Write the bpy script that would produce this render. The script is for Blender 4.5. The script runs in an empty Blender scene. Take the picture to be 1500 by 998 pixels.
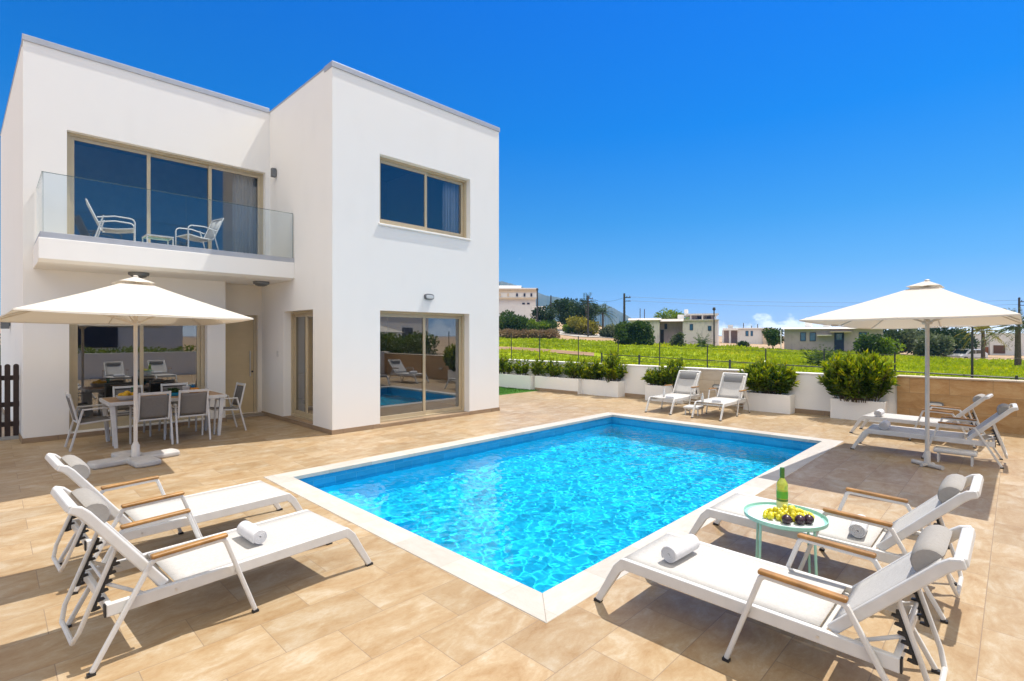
import bpy, bmesh, math, random
import numpy as np
from mathutils import Vector, Matrix
R = math.radians
random.seed(7)
rng = np.random.default_rng(11)
sc = bpy.context.scene
col = sc.collection
PI = math.pi

# ------------------------------------------------------------------ helpers
class MB:
    """collects shapes; build() links them as ONE mesh object"""
    def __init__(s): s.v = []; s.f = []; s.m = []; s.cur = 0
    def add(s, vs, fs):
        b = len(s.v); s.v += [tuple(p) for p in vs]
        for f in fs: s.f.append(tuple(i + b for i in f)); s.m.append(s.cur)
        return s
    def box(s, x0, x1, y0, y1, z0, z1):
        return s.add([(x0,y0,z0),(x1,y0,z0),(x1,y1,z0),(x0,y1,z0),(x0,y0,z1),(x1,y0,z1),(x1,y1,z1),(x0,y1,z1)],
                     [(0,3,2,1),(4,5,6,7),(0,1,5,4),(1,2,6,5),(2,3,7,6),(3,0,4,7)])
    def prism(s, poly, a, b, axis='y'):
        n = len(poly)
        def P(p, t):
            if axis == 'y': return (p[0], t, p[1])
            if axis == 'x': return (t, p[0], p[1])
            return (p[0], p[1], t)
        vs = [P(p, a) for p in poly] + [P(p, b) for p in poly]
        fs = [tuple(range(n)), tuple(range(2*n-1, n-1, -1))]
        for i in range(n):
            j = (i+1) % n; fs.append((i, i+n, j+n, j))
        return s.add(vs, fs)
    def strip(s, path, h, y0, y1):
        """flat bar whose profile runs along a polyline in the xz plane"""
        up, dn = [], []
        n = len(path)
        for i, p in enumerate(path):
            p = Vector(p)
            d1 = (Vector(path[i]) - Vector(path[i-1])).normalized() if i > 0 else None
            d2 = (Vector(path[i+1]) - Vector(path[i])).normalized() if i < n-1 else None
            d1 = d1 or d2; d2 = d2 or d1
            n1 = Vector((-d1.y, d1.x)); n2 = Vector((-d2.y, d2.x))
            m = (n1+n2).normalized(); k = 1/max(.4, m.dot(n1))
            hh = h[i] if isinstance(h, (list, tuple)) else h
            up.append(p + m*k*hh/2); dn.append(p - m*k*hh/2)
        for i in range(n-1):
            pass
        vs = [(p.x, y0, p.y) for p in up] + [(p.x, y0, p.y) for p in dn] + [(p.x, y1, p.y) for p in up] + [(p.x, y1, p.y) for p in dn]
        fs = []
        for i in range(n-1):
            a, b, c, d = i, i+1, n+i+1, n+i
            fs += [(a, b, c, d), (2*n+d, 2*n+c, 2*n+b, 2*n+a), (a, 2*n+a, 2*n+b, b), (d, c, 2*n+c, 2*n+d)]
        fs += [(0, n, 3*n, 2*n), (n-1, 3*n-1, 4*n-1, 2*n-1)]
        return s.add(vs, fs)
    def tube(s, pts, r, n=8, closed=False, flat=1.0):
        pts = [Vector(p) for p in pts]; N = len(pts); rings = []
        ref = None
        for i, p in enumerate(pts):
            if closed: d = pts[(i+1) % N] - pts[i-1]
            else: d = pts[min(i+1, N-1)] - pts[max(i-1, 0)]
            d.normalize()
            if ref is None:
                ref = Vector((0,0,1)) if abs(d.z) < .9 else Vector((0,1,0))
            a = (ref - d*ref.dot(d))
            if a.length < 1e-4: a = Vector((1,0,0)) - d*d.x
            a.normalize(); b = d.cross(a); ref = a
            rr = r[i] if isinstance(r, (list, tuple)) else r
            rings.append([p + a*math.cos(2*PI*k/n)*rr*flat + b*math.sin(2*PI*k/n)*rr for k in range(n)])
        vs = [q for rg in rings for q in rg]; fs = []
        for i in range(N if closed else N-1):
            j = (i+1) % N
            for k in range(n):
                l = (k+1) % n; fs.append((i*n+k, i*n+l, j*n+l, j*n+k))
        if not closed:
            fs += [tuple(range(n-1, -1, -1)), tuple((N-1)*n+k for k in range(n))]
        return s.add(vs, fs)
    def lathe(s, prof, n=20, c=(0,0,0)):
        vs = []; fs = []
        for r, z in prof:
            for k in range(n):
                a = 2*PI*k/n; vs.append((c[0]+r*math.cos(a), c[1]+r*math.sin(a), c[2]+z))
        for i in range(len(prof)-1):
            for k in range(n):
                l = (k+1) % n; fs.append((i*n+k, i*n+l, (i+1)*n+l, (i+1)*n+k))
        fs += [tuple(range(n-1, -1, -1)), tuple((len(prof)-1)*n+k for k in range(n))]
        return s.add(vs, fs)
    def ball(s, c, r, n=10, m=7, sq=(1,1,1)):
        return s.lathe_c([(r*math.sin(PI*i/m), -r*math.cos(PI*i/m)) for i in range(m+1)], n, c, sq)
    def lathe_c(s, prof, n, c, sq):
        vs = []; fs = []
        for r, z in prof:
            for k in range(n):
                a = 2*PI*k/n; vs.append((c[0]+max(r, 1e-4)*math.cos(a)*sq[0], c[1]+max(r, 1e-4)*math.sin(a)*sq[1], c[2]+z*sq[2]))
        for i in range(len(prof)-1):
            for k in range(n):
                l = (k+1) % n; fs.append((i*n+k, i*n+l, (i+1)*n+l, (i+1)*n+k))
        return s.add(vs, fs)
    def xf(s, M, start=0):
        s.v[start:] = [tuple(M @ Vector(p)) for p in s.v[start:]]; return s
    def build(s, name, mat, parent=None, smooth=False, bevel=0, solid=0, kind=None, seg=2, loc=None, up=False):
        me = bpy.data.meshes.new(name)
        me.from_pydata(s.v, [], s.f)
        mats = mat if isinstance(mat, (list, tuple)) else [mat]
        for m in mats: me.materials.append(m)
        if len(mats) > 1: me.polygons.foreach_set('material_index', s.m)
        me.validate()
        bm = bmesh.new(); bm.from_mesh(me); bmesh.ops.recalc_face_normals(bm, faces=bm.faces) if not up else None; bm.to_mesh(me); bm.free()
        if smooth: me.shade_smooth() if hasattr(me, 'shade_smooth') else None
        o = bpy.data.objects.new(name, me); col.objects.link(o)
        if smooth == 'auto':
            me.set_sharp_from_angle(angle=R(40))
        if parent: o.parent = parent
        if solid:
            md = o.modifiers.new('solid', 'SOLIDIFY'); md.thickness = solid; md.offset = 0
        if bevel:
            md = o.modifiers.new('bevel', 'BEVEL'); md.width = bevel; md.segments = seg; md.limit_method = 'ANGLE'; md.angle_limit = R(35); md.harden_normals = False
        if kind: o['kind'] = kind
        if loc: o.location = loc
        return o

def empty(name, loc=(0,0,0), rz=0.0, size=.2):
    o = bpy.data.objects.new(name, None); col.objects.link(o)
    o.location = loc; o.rotation_euler = (0,0,rz); o.empty_display_size = size
    return o
def tag(o, label, cat, group=None):
    o['label'] = label; o['category'] = cat
    if group: o['group'] = group
    return o
def thing(name, label, cat, loc=(0,0,0), rz=0.0, group=None):
    return tag(empty(name, loc, rz), label, cat, group)
def copy_tree(o, parent=None):
    c = o.copy(); col.objects.link(c)
    if parent: c.parent = parent
    for ch in list(o.children): copy_tree(ch, c)
    return c
def place(o, label, loc, rz=0.0):
    o['label'] = label; o.location = loc; o.rotation_euler = (0,0,rz); return o

# ------------------------------------------------------------------ materials
def newmat(name):
    m = bpy.data.materials.new(name); m.use_nodes = True
    nt = m.node_tree; b = nt.nodes['Principled BSDF']
    return m, nt, b
def lk(nt, a, b): nt.links.new(a, b)
def node(nt, t, **kw):
    n = nt.nodes.new(t)
    for k, v in kw.items():
        if k.startswith('_'): n.inputs[k[1:]].default_value = v
        else: setattr(n, k, v)
    return n
def ramp(nt, stops, fac):
    n = nt.nodes.new('ShaderNodeValToRGB')
    e = n.color_ramp.elements
    while len(e) < len(stops): e.new(.5)
    for i, (p, c) in enumerate(stops):
        e[i].position = p; e[i].color = (*c, 1) if len(c) == 3 else c
    lk(nt, fac, n.inputs['Fac']); return n
def rgba(c): return (c[0], c[1], c[2], 1)
def plain(name, c, rough=.5, metal=0.0, var=.06, scale=6.0, bump=0.0, bscale=60.0, spec=.5):
    m, nt, b = newmat(name)
    tc = node(nt, 'ShaderNodeTexCoord')
    nz = node(nt, 'ShaderNodeTexNoise', _Scale=scale, _Detail=5.0)
    lk(nt, tc.outputs['Object'], nz.inputs['Vector'])
    r = ramp(nt, [(.3, tuple(x*(1-var) for x in c)), (.7, tuple(min(1, x*(1+var)) for x in c))], nz.outputs['Fac'])
    lk(nt, r.outputs['Color'], b.inputs['Base Color'])
    b.inputs['Roughness'].default_value = rough; b.inputs['Metallic'].default_value = metal
    b.inputs['Specular IOR Level'].default_value = spec
    if bump:
        n2 = node(nt, 'ShaderNodeTexNoise', _Scale=bscale, _Detail=3.0)
        lk(nt, tc.outputs['Object'], n2.inputs['Vector'])
        bp = node(nt, 'ShaderNodeBump', _Strength=bump, _Distance=.01)
        lk(nt, n2.outputs['Fac'], bp.inputs['Height']); lk(nt, bp.outputs['Normal'], b.inputs['Normal'])
    return m
def weave(name, c1, c2, scale=220.0, rough=.7, trans=0.0):
    """woven sling or cloth"""
    m, nt, b = newmat(name)
    tc = node(nt, 'ShaderNodeTexCoord')
    w1 = node(nt, 'ShaderNodeTexWave', wave_type='BANDS', bands_direction='X', _Scale=scale/6.28)
    w2 = node(nt, 'ShaderNodeTexWave', wave_type='BANDS', bands_direction='Y', _Scale=scale/6.28)
    nz = node(nt, 'ShaderNodeTexNoise', _Scale=55.0, _Detail=6.0, _Roughness=.7)
    for n in (w1, w2, nz): lk(nt, tc.outputs['Object'], n.inputs['Vector'])
    mx = node(nt, 'ShaderNodeMath', operation='MULTIPLY'); lk(nt, w1.outputs['Fac'], mx.inputs[0]); lk(nt, w2.outputs['Fac'], mx.inputs[1])
    ad = node(nt, 'ShaderNodeMath', operation='ADD'); lk(nt, mx.outputs[0], ad.inputs[0]); lk(nt, nz.outputs['Fac'], ad.inputs[1])
    r = ramp(nt, [(.3, c1), (1.0, c2)], ad.outputs[0])
    lk(nt, r.outputs['Color'], b.inputs['Base Color']); b.inputs['Roughness'].default_value = rough
    b.inputs['Specular IOR Level'].default_value = .25
    bp = node(nt, 'ShaderNodeBump', _Strength=.25, _Distance=.002); lk(nt, mx.outputs[0], bp.inputs['Height']); lk(nt, bp.outputs['Normal'], b.inputs['Normal'])
    if trans:
        tr = node(nt, 'ShaderNodeBsdfTranslucent'); lk(nt, r.outputs['Color'], tr.inputs['Color'])
        ms = node(nt, 'ShaderNodeMixShader'); ms.inputs[0].default_value = trans
        out = nt.nodes['Material Output']
        lk(nt, b.outputs[0], ms.inputs[1]); lk(nt, tr.outputs[0], ms.inputs[2]); lk(nt, ms.outputs[0], out.inputs['Surface'])
    return m
def stucco(name, c, stain=.05):
    m, nt, b = newmat(name)
    g = node(nt, 'ShaderNodeNewGeometry')
    n1 = node(nt, 'ShaderNodeTexNoise', _Scale=.9, _Detail=6.0, _Roughness=.65)
    n2 = node(nt, 'ShaderNodeTexNoise', _Scale=130.0, _Detail=3.0)
    n3 = node(nt, 'ShaderNodeTexNoise', _Scale=5.0, _Detail=4.0)
    mp = node(nt, 'ShaderNodeMapping'); mp.inputs['Scale'].default_value = (.8, .8, .3)
    lk(nt, g.outputs['Position'], mp.inputs['Vector']); lk(nt, mp.outputs[0], n3.inputs['Vector'])
    for n in (n1, n2): lk(nt, g.outputs['Position'], n.inputs['Vector'])
    a = node(nt, 'ShaderNodeMath', operation='ADD'); lk(nt, n1.outputs['Fac'], a.inputs[0]); lk(nt, n3.outputs['Fac'], a.inputs[1])
    r = ramp(nt, [(.75, tuple(x*(1-stain) for x in c)), (1.15, c)], a.outputs[0])
    r.color_ramp.elements[1].position = 1.0
    lk(nt, r.outputs['Color'], b.inputs['Base Color'])
    b.inputs['Roughness'].default_value = .9; b.inputs['Specular IOR Level'].default_value = .2
    bp = node(nt, 'ShaderNodeBump', _Strength=.25, _Distance=.004); lk(nt, n2.outputs['Fac'], bp.inputs['Height']); lk(nt, bp.outputs['Normal'], b.inputs['Normal'])
    return m
def tilemat(name, w, h, off, shift, cols, mortar, msize=.004, nscale=2.2, stretch=(1,2.6,1), rough=.55, swap=None, offfreq=2, bump=.3):
    """stone look tiles: running bond from world position, each tile with its own veining"""
    m, nt, b = newmat(name)
    g = node(nt, 'ShaderNodeNewGeometry')
    src = g.outputs['Position']
    if swap:
        sp = node(nt, 'ShaderNodeSeparateXYZ'); cb = node(nt, 'ShaderNodeCombineXYZ'); lk(nt, src, sp.inputs[0])
        for i, ax in enumerate(swap): lk(nt, sp.outputs[ax], cb.inputs[i])
        src = cb.outputs[0]
    mp = node(nt, 'ShaderNodeMapping'); mp.inputs['Location'].default_value = (shift[0], shift[1], 0)
    lk(nt, src, mp.inputs['Vector'])
    br = node(nt, 'ShaderNodeTexBrick', _Scale=1.0)
    br.offset = off; br.offset_frequency = offfreq
    br.inputs['Color1'].default_value = (0,0,0,1); br.inputs['Color2'].default_value = (1,1,1,1); br.inputs['Mortar'].default_value = (.5,.5,.5,1)
    br.inputs['Mortar Size'].default_value = msize; br.inputs['Mortar Smooth'].default_value = .1
    br.inputs['Brick Width'].default_value = w; br.inputs['Row Height'].default_value = h
    lk(nt, mp.outputs[0], br.inputs['Vector'])
    sc_ = node(nt, 'ShaderNodeMapping'); sc_.inputs['Scale'].default_value = stretch; lk(nt, src, sc_.inputs['Vector'])
    ml = node(nt, 'ShaderNodeVectorMath', operation='MULTIPLY'); ml.inputs[1].default_value = (37, 53, 29); lk(nt, br.outputs['Color'], ml.inputs[0])
    ad = node(nt, 'ShaderNodeVectorMath', operation='ADD'); lk(nt, sc_.outputs[0], ad.inputs[0]); lk(nt, ml.outputs[0], ad.inputs[1])
    nz = node(nt, 'ShaderNodeTexNoise', _Scale=nscale, _Detail=9.0, _Roughness=.66, _Distortion=.7); lk(nt, ad.outputs[0], nz.inputs['Vector'])
    nf = node(nt, 'ShaderNodeTexNoise', _Scale=nscale*7, _Detail=8.0, _Roughness=.78, _Distortion=.8); lk(nt, ad.outputs[0], nf.inputs['Vector'])
    mix = node(nt, 'ShaderNodeMath', operation='MULTIPLY_ADD'); mix.inputs[1].default_value = .45
    lk(nt, nf.outputs['Fac'], mix.inputs[0]); lk(nt, nz.outputs['Fac'], mix.inputs[2])
    r = ramp(nt, cols, mix.outputs[0])
    # tile to tile tone
    hs = node(nt, 'ShaderNodeHueSaturation')
    rv = node(nt, 'ShaderNodeMapRange'); rv.inputs['To Min'].default_value = .9; rv.inputs['To Max'].default_value = 1.08
    lk(nt, br.outputs['Color'], rv.inputs['Value']); lk(nt, rv.outputs[0], hs.inputs['Value']); lk(nt, r.outputs['Color'], hs.inputs['Color'])
    mm = node(nt, 'ShaderNodeMix', data_type='RGBA'); lk(nt, br.outputs['Fac'], mm.inputs['Factor']); lk(nt, hs.outputs['Color'], mm.inputs['A']); mm.inputs['B'].default_value = rgba(mortar)
    lk(nt, mm.outputs['Result'], b.inputs['Base Color'])
    b.inputs['Roughness'].default_value = rough; b.inputs['Specular IOR Level'].default_value = .3
    inv = node(nt, 'ShaderNodeMath', operation='MULTIPLY_ADD'); inv.inputs[1].default_value = -1.0; lk(nt, br.outputs['Fac'], inv.inputs[0])
    sm = node(nt, 'ShaderNodeMath', operation='MULTIPLY'); sm.inputs[1].default_value = .3; lk(nt, mix.outputs[0], sm.inputs[0]); lk(nt, sm.outputs[0], inv.inputs[2])
    bp = node(nt, 'ShaderNodeBump', _Strength=bump, _Distance=.003); lk(nt, inv.outputs[0], bp.inputs['Height']); lk(nt, bp.outputs['Normal'], b.inputs['Normal'])
    return m
def leafmat(name, stops, trans=.35, rough=.45, nz=0.0):
    m, nt, b = newmat(name)
    g = node(nt, 'ShaderNodeNewGeometry')
    fac = g.outputs['Random Per Island']
    if nz:
        n = node(nt, 'ShaderNodeTexNoise', _Scale=nz, _Detail=3.0); lk(nt, g.outputs['Position'], n.inputs['Vector'])
        a = node(nt, 'ShaderNodeMath', operation='MULTIPLY_ADD'); a.inputs[1].default_value = .45; lk(nt, fac, a.inputs[0])
        s2 = node(nt, 'ShaderNodeMath', operation='MULTIPLY_ADD'); s2.inputs[1].default_value = 1.6; s2.inputs[2].default_value = -.5; lk(nt, n.outputs['Fac'], s2.inputs[0])
        lk(nt, s2.outputs[0], a.inputs[2]); fac = a.outputs[0]
    r = ramp(nt, stops, fac)
    lk(nt, r.outputs['Color'], b.inputs['Base Color']); b.inputs['Roughness'].default_value = rough
    b.inputs['Specular IOR Level'].default_value = .35
    tr = node(nt, 'ShaderNodeBsdfTranslucent')
    br = node(nt, 'ShaderNodeHueSaturation', _Saturation=1.1, _Value=1.5); br.inputs['Hue'].default_value = .485
    lk(nt, r.outputs['Color'], br.inputs['Color']); lk(nt, br.outputs[0], tr.inputs['Color'])
    ms = node(nt, 'ShaderNodeMixShader'); ms.inputs[0].default_value = trans
    lk(nt, b.outputs[0], ms.inputs[1]); lk(nt, tr.outputs[0], ms.inputs[2]); lk(nt, ms.outputs[0], nt.nodes['Material Output'].inputs['Surface'])
    return m
def glassmat(name, tint, refl=.5, base=.06, gtint=(1,1,1)):
    """thin pane: clear or tinted see-through with a mirror reflection that grows at grazing angles"""
    m, nt, b = newmat(name); nt.nodes.remove(b)
    t = node(nt, 'ShaderNodeBsdfTransparent'); t.inputs['Color'].default_value = rgba(tint)
    gl = node(nt, 'ShaderNodeBsdfGlossy'); gl.inputs['Roughness'].default_value = .0; gl.inputs['Color'].default_value = rgba(gtint)
    fr = node(nt, 'ShaderNodeFresnel', _IOR=1.5)
    ma = node(nt, 'ShaderNodeMath', operation='MULTIPLY_ADD'); ma.inputs[1].default_value = refl; ma.inputs[2].default_value = base; ma.use_clamp = True
    lk(nt, fr.outputs[0], ma.inputs[0])
    ms = node(nt, 'ShaderNodeMixShader'); lk(nt, ma.outputs[0], ms.inputs[0]); lk(nt, t.outputs[0], ms.inputs[1]); lk(nt, gl.outputs[0], ms.inputs[2])
    lk(nt, ms.outputs[0], nt.nodes['Material Output'].inputs['Surface'])
    return m

M = {}
M['render'] = stucco('white_render', (.86,.845,.81), .02)
M['render_old'] = stucco('old_render', (.68,.625,.59), .2)
M['shade_tint_white'] = stucco('shade_tinted_white_render', (.84,.77,.66), .04)  # white paint of the porch, its warm shade put into the colour
M['hill_white'] = stucco('hillside_render', (.74,.73,.70), .1)
M['far_white'] = stucco('far_white_render', (.80,.70,.70), .12)
M['cream'] = stucco('cream_render', (.66,.55,.40), .12)
M['grey_render'] = stucco('grey_render', (.44,.365,.36), .15)
M['zinc'] = plain('grey_metal_cap', (.42,.44,.48), .45, .2)
M['skirting'] = tilemat('skirting_stone', .605, 2.0, .5, (.1,5), [(.35,(.20,.135,.08)),(.6,(.30,.21,.13)),(.9,(.36,.26,.17))], (.15,.11,.08), .003, 3.0, (1,1,3))
M['beige_alu'] = plain('beige_aluminium', (.53,.44,.29), .4, .1, .04)
M['door'] = plain('beige_door_panel', (.60,.47,.27), .45, .0, .04)
M['white_metal'] = plain('white_powder_coat', (.63,.62,.60), .38, .0, .05, 12)
M['off_metal'] = plain('ivory_pole_paint', (.70,.64,.56), .4, .0, .03, 12)
M['black'] = plain('black_plastic', (.018,.018,.02), .5)
M['steel'] = plain('brushed_steel', (.6,.6,.6), .3, .9)
M['sling'] = weave('white_sling', (.38,.362,.34), (.58,.56,.53), 420)
M['grey_sling'] = weave('grey_sling', (.13,.12,.11), (.24,.225,.205), 420)
M['pillow'] = weave('taupe_pillow', (.255,.235,.215), (.35,.33,.305), 500, .85)
M['pad'] = weave('grey_head_pad', (.17,.17,.17), (.24,.24,.24), 500, .85)
M['teak'] = plain('oiled_teak', (.33,.165,.045), .4, .0, .3, 14)
M['tabletop'] = plain('teak_table_slats', (.40,.25,.13), .5, .0, .25, 10)
M['towel'] = plain('white_terry', (.72,.72,.74), .95, .0, .04, 30, .8, 220, .1)
M['canvas'] = weave('ivory_canvas', (.76,.71,.63), (.84,.80,.73), 700, .85, .36)
M['mint'] = plain('mint_paint', (.31,.60,.50), .35)
M['concrete'] = plain('pale_concrete', (.36,.36,.34), .85, 0, .15, 3, .3, 40)
M['basepad'] = plain('white_base_slab', (.50,.48,.45), .7, 0, .12, 8, .2, 80)
M['glass'] = glassmat('window_glass', (.55,.60,.60), .9, .20)
M['glass_up'] = glassmat('upper_window_glass', (.86,.90,.92), .9, .10)
M['balglass'] = glassmat('balustrade_glass', (.925,.96,.975), .5, .01)
M['dark_wood'] = plain('dark_brown_wood', (.028,.014,.010), .5, 0, .3, 20)
M['curtain'] = weave('white_curtain', (.74,.76,.77), (.82,.84,.85), 300, .9, .4)
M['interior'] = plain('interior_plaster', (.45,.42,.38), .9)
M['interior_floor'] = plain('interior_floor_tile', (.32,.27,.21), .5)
M['darksofa'] = plain('charcoal_fabric', (.03,.03,.032), .9, 0, .2, 30)
M['soil'] = plain('dark_soil', (.06,.04,.028), .95, 0, .4, 20)
M['lampgrey'] = plain('grey_lamp_metal', (.17,.18,.19), .45, .4)
M['diffuser'] = plain('frosted_glass', (.55,.57,.57), .25)
M['deck'] = tilemat('deck_tiles', .605, .39, .5, (-.2425, -2.096+7.8),
    [(.46,(.245,.142,.066)),(.56,(.322,.207,.102)),(.66,(.36,.247,.134)),(.76,(.395,.29,.172)),(.92,(.455,.375,.27))], (.245,.175,.115), .0022, 3.0, (1,1.9,1), .42)
M['coping'] = tilemat('coping_stone', .62, 30, 0, (0,10), [(.35,(.42,.375,.32)),(.65,(.49,.45,.40)),(.9,(.53,.50,.46))], (.38,.34,.29), .002, 4.0)
M['coping_end'] = tilemat('coping_stone_end', .62, 30, 0, (0,10), [(.35,(.42,.375,.32)),(.65,(.49,.45,.40)),(.9,(.53,.50,.46))], (.38,.34,.29), .002, 4.0, swap=(1,0,2))
M['stone_wall'] = tilemat('stone_wall_tiles', .605, .31, .5, (0,0), [(.35,(.21,.105,.038)),(.55,(.35,.19,.072)),(.72,(.44,.265,.115)),(.9,(.50,.34,.17))], (.27,.18,.1), .003, 2.0, (1,2.2,1), .6, (1,2,0))
M['stone_pale'] = tilemat('pale_stone_panel', .605, .31, .5, (0,0), [(.35,(.42,.33,.23)),(.6,(.54,.45,.34)),(.9,(.62,.54,.43))], (.33,.27,.2), .003, 2.0, (1,2.2,1), .6, (1,2,0))
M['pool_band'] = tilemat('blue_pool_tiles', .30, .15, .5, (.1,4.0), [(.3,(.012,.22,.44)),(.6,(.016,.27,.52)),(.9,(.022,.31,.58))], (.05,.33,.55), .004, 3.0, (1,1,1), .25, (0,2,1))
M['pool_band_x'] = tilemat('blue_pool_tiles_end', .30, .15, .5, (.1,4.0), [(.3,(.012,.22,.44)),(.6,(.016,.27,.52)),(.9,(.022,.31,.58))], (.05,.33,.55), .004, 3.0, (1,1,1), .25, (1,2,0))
M['pool_floor'] = tilemat('pool_floor_tiles', .30, .15, .5, (0,0), [(.3,(.010,.56,.84)),(.6,(.014,.63,.91)),(.9,(.018,.67,.94))], (.05,.60,.88), .004, 3.0, (1,1,1), .3)
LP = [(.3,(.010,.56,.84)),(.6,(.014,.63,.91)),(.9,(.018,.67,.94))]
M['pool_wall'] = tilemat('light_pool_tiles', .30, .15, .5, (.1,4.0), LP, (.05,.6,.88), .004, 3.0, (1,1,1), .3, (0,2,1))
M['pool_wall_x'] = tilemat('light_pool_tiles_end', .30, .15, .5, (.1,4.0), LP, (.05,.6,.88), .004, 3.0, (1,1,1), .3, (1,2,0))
M['turf'] = leafmat('turf_blades', [(0,(.04,.15,.012)),(1,(.085,.26,.02))], .2, .6)
M['turf_base'] = plain('turf_backing', (.05,.16,.012), .9, 0, .3, 30)
M['leaf_shrub'] = leafmat('glossy_shrub_leaves', [(0,(.022,.055,.009)),(.4,(.055,.11,.013)),(.8,(.13,.19,.016)),(1,(.26,.28,.03))], .38, .32, 3.0)
M['leaf_tip'] = leafmat('fresh_leaf_tips', [(0,(.11,.19,.012)),(.5,(.19,.27,.015)),(1,(.38,.38,.03))], .42, .35)
M['leaf_tree'] = leafmat('tree_leaves', [(0,(.018,.045,.010)),(.5,(.042,.085,.016)),(1,(.10,.16,.022))], .3, .6, .5)
M['leaf_dark'] = leafmat('dark_tree_leaves', [(0,(.010,.026,.008)),(.6,(.026,.055,.012)),(1,(.06,.10,.018))], .25, .6, .4)
M['leaf_olive'] = leafmat('olive_leaves', [(0,(.05,.07,.035)),(.6,(.10,.13,.06)),(1,(.16,.19,.085))], .3, .6, .5)
M['leaf_lime'] = leafmat('lime_leaves', [(0,(.06,.12,.012)),(.6,(.14,.22,.015)),(1,(.26,.33,.02))], .35, .6, .5)
M['leaf_yellow'] = leafmat('yellow_green_leaves', [(0,(.10,.11,.014)),(.6,(.22,.21,.02)),(1,(.36,.31,.03))], .3, .6, .5)
M['dry'] = leafmat('dry_scrub', [(0,(.12,.085,.04)),(.6,(.24,.17,.09)),(1,(.34,.26,.14))], .25, .8, .5)
M['bark'] = plain('grey_brown_bark', (.10,.075,.05), .95, 0, .4, 12, .6, 30)
M['grass'] = leafmat('field_grass_blades', [(0,(.15,.22,.006)),(.45,(.26,.34,.006)),(.8,(.35,.41,.008)),(1,(.46,.44,.02))], .35, .7, .18)
M['pole_wood'] = plain('weathered_pole', (.055,.05,.045), .8, 0, .2, 6)
M['wire'] = plain('dark_wire', (.03,.03,.03), .5)
M['fence_metal'] = plain('dark_fence_metal', (.035,.045,.04), .5, .3)
M['navy'] = plain('navy_shutter', (.012,.02,.06), .5)
M['brown_shutter'] = plain('brown_shutter', (.12,.055,.03), .6, 0, .1)
M['pane_far'] = plain('far_window_pane', (.025,.11,.20), .08, 0, .2, 2, spec=.8)
M['car_paint'] = plain('silver_white_car_paint', (.72,.74,.76), .2, .1, .02)
M['car_glass'] = plain('dark_car_glass', (.02,.03,.035), .05, 0, .1, 6, spec=.9)
M['rubber'] = plain('tyre_rubber', (.02,.02,.02), .85)
M['terracotta'] = plain('terracotta_roof', (.30,.12,.05), .8, 0, .2, 5)

def groundmat(name, c1, c2, c3, sc1=.12, sc2=2.5, bump=.4):
    m, nt, b = newmat(name); g = node(nt, 'ShaderNodeNewGeometry')
    a = node(nt, 'ShaderNodeTexNoise', _Scale=sc1, _Detail=7.0, _Roughness=.6); c = node(nt, 'ShaderNodeTexNoise', _Scale=sc2, _Detail=6.0, _Roughness=.7)
    for n in (a, c): lk(nt, g.outputs['Position'], n.inputs['Vector'])
    s = node(nt, 'ShaderNodeMath', operation='MULTIPLY_ADD'); s.inputs[1].default_value = .5; lk(nt, c.outputs['Fac'], s.inputs[0]); lk(nt, a.outputs['Fac'], s.inputs[2])
    r = ramp(nt, [(.5, c1), (.75, c2), (1.0, c3)], s.outputs[0]); lk(nt, r.outputs['Color'], b.inputs['Base Color'])
    b.inputs['Roughness'].default_value = .95; b.inputs['Specular IOR Level'].default_value = .1
    bp = node(nt, 'ShaderNodeBump', _Strength=bump, _Distance=.1); lk(nt, c.outputs['Fac'], bp.inputs['Height']); lk(nt, bp.outputs['Normal'], b.inputs['Normal'])
    return m
M['dirt'] = groundmat('dry_earth', (.30,.20,.12), (.42,.30,.19), (.50,.38,.26))
M['field'] = groundmat('field_ground', (.15,.21,.006), (.25,.32,.006), (.35,.38,.012), .15, 1.2)
M['hill'] = groundmat('hill_scrub', (.075,.085,.055), (.12,.12,.08), (.17,.155,.11), .006, .05)
M['road'] = groundmat('pale_concrete_road', (.40,.37,.33), (.48,.45,.41), (.55,.52,.48), .3, 3)
M['track'] = groundmat('reddish_track', (.20,.12,.075), (.28,.18,.11), (.34,.24,.16), .3, 3)

# water: a clear rippled surface, the colour comes from the tiles below it
m, nt, b = newmat('pool_water'); nt.nodes.remove(b)
rf = node(nt, 'ShaderNodeBsdfRefraction', _IOR=1.33); rf.inputs['Roughness'].default_value = 0; rf.inputs['Color'].default_value = (.93,.99,1,1)
tp = node(nt, 'ShaderNodeBsdfTransparent'); tp.inputs['Color'].default_value = (.93,.99,1,1)
gl = node(nt, 'ShaderNodeBsdfGlossy'); gl.inputs['Roughness'].default_value = .03
fr = node(nt, 'ShaderNodeFresnel', _IOR=1.33)
m1 = node(nt, 'ShaderNodeMixShader'); m1.inputs[0].default_value = 0.0; lk(nt, rf.outputs[0], m1.inputs[1]); lk(nt, tp.outputs[0], m1.inputs[2])
m2 = node(nt, 'ShaderNodeMixShader'); lk(nt, fr.outputs[0], m2.inputs[0]); lk(nt, m1.outputs[0], m2.inputs[1]); lk(nt, gl.outputs[0], m2.inputs[2])
lk(nt, m2.outputs[0], nt.nodes['Material Output'].inputs['Surface'])
M['water'] = m

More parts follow.
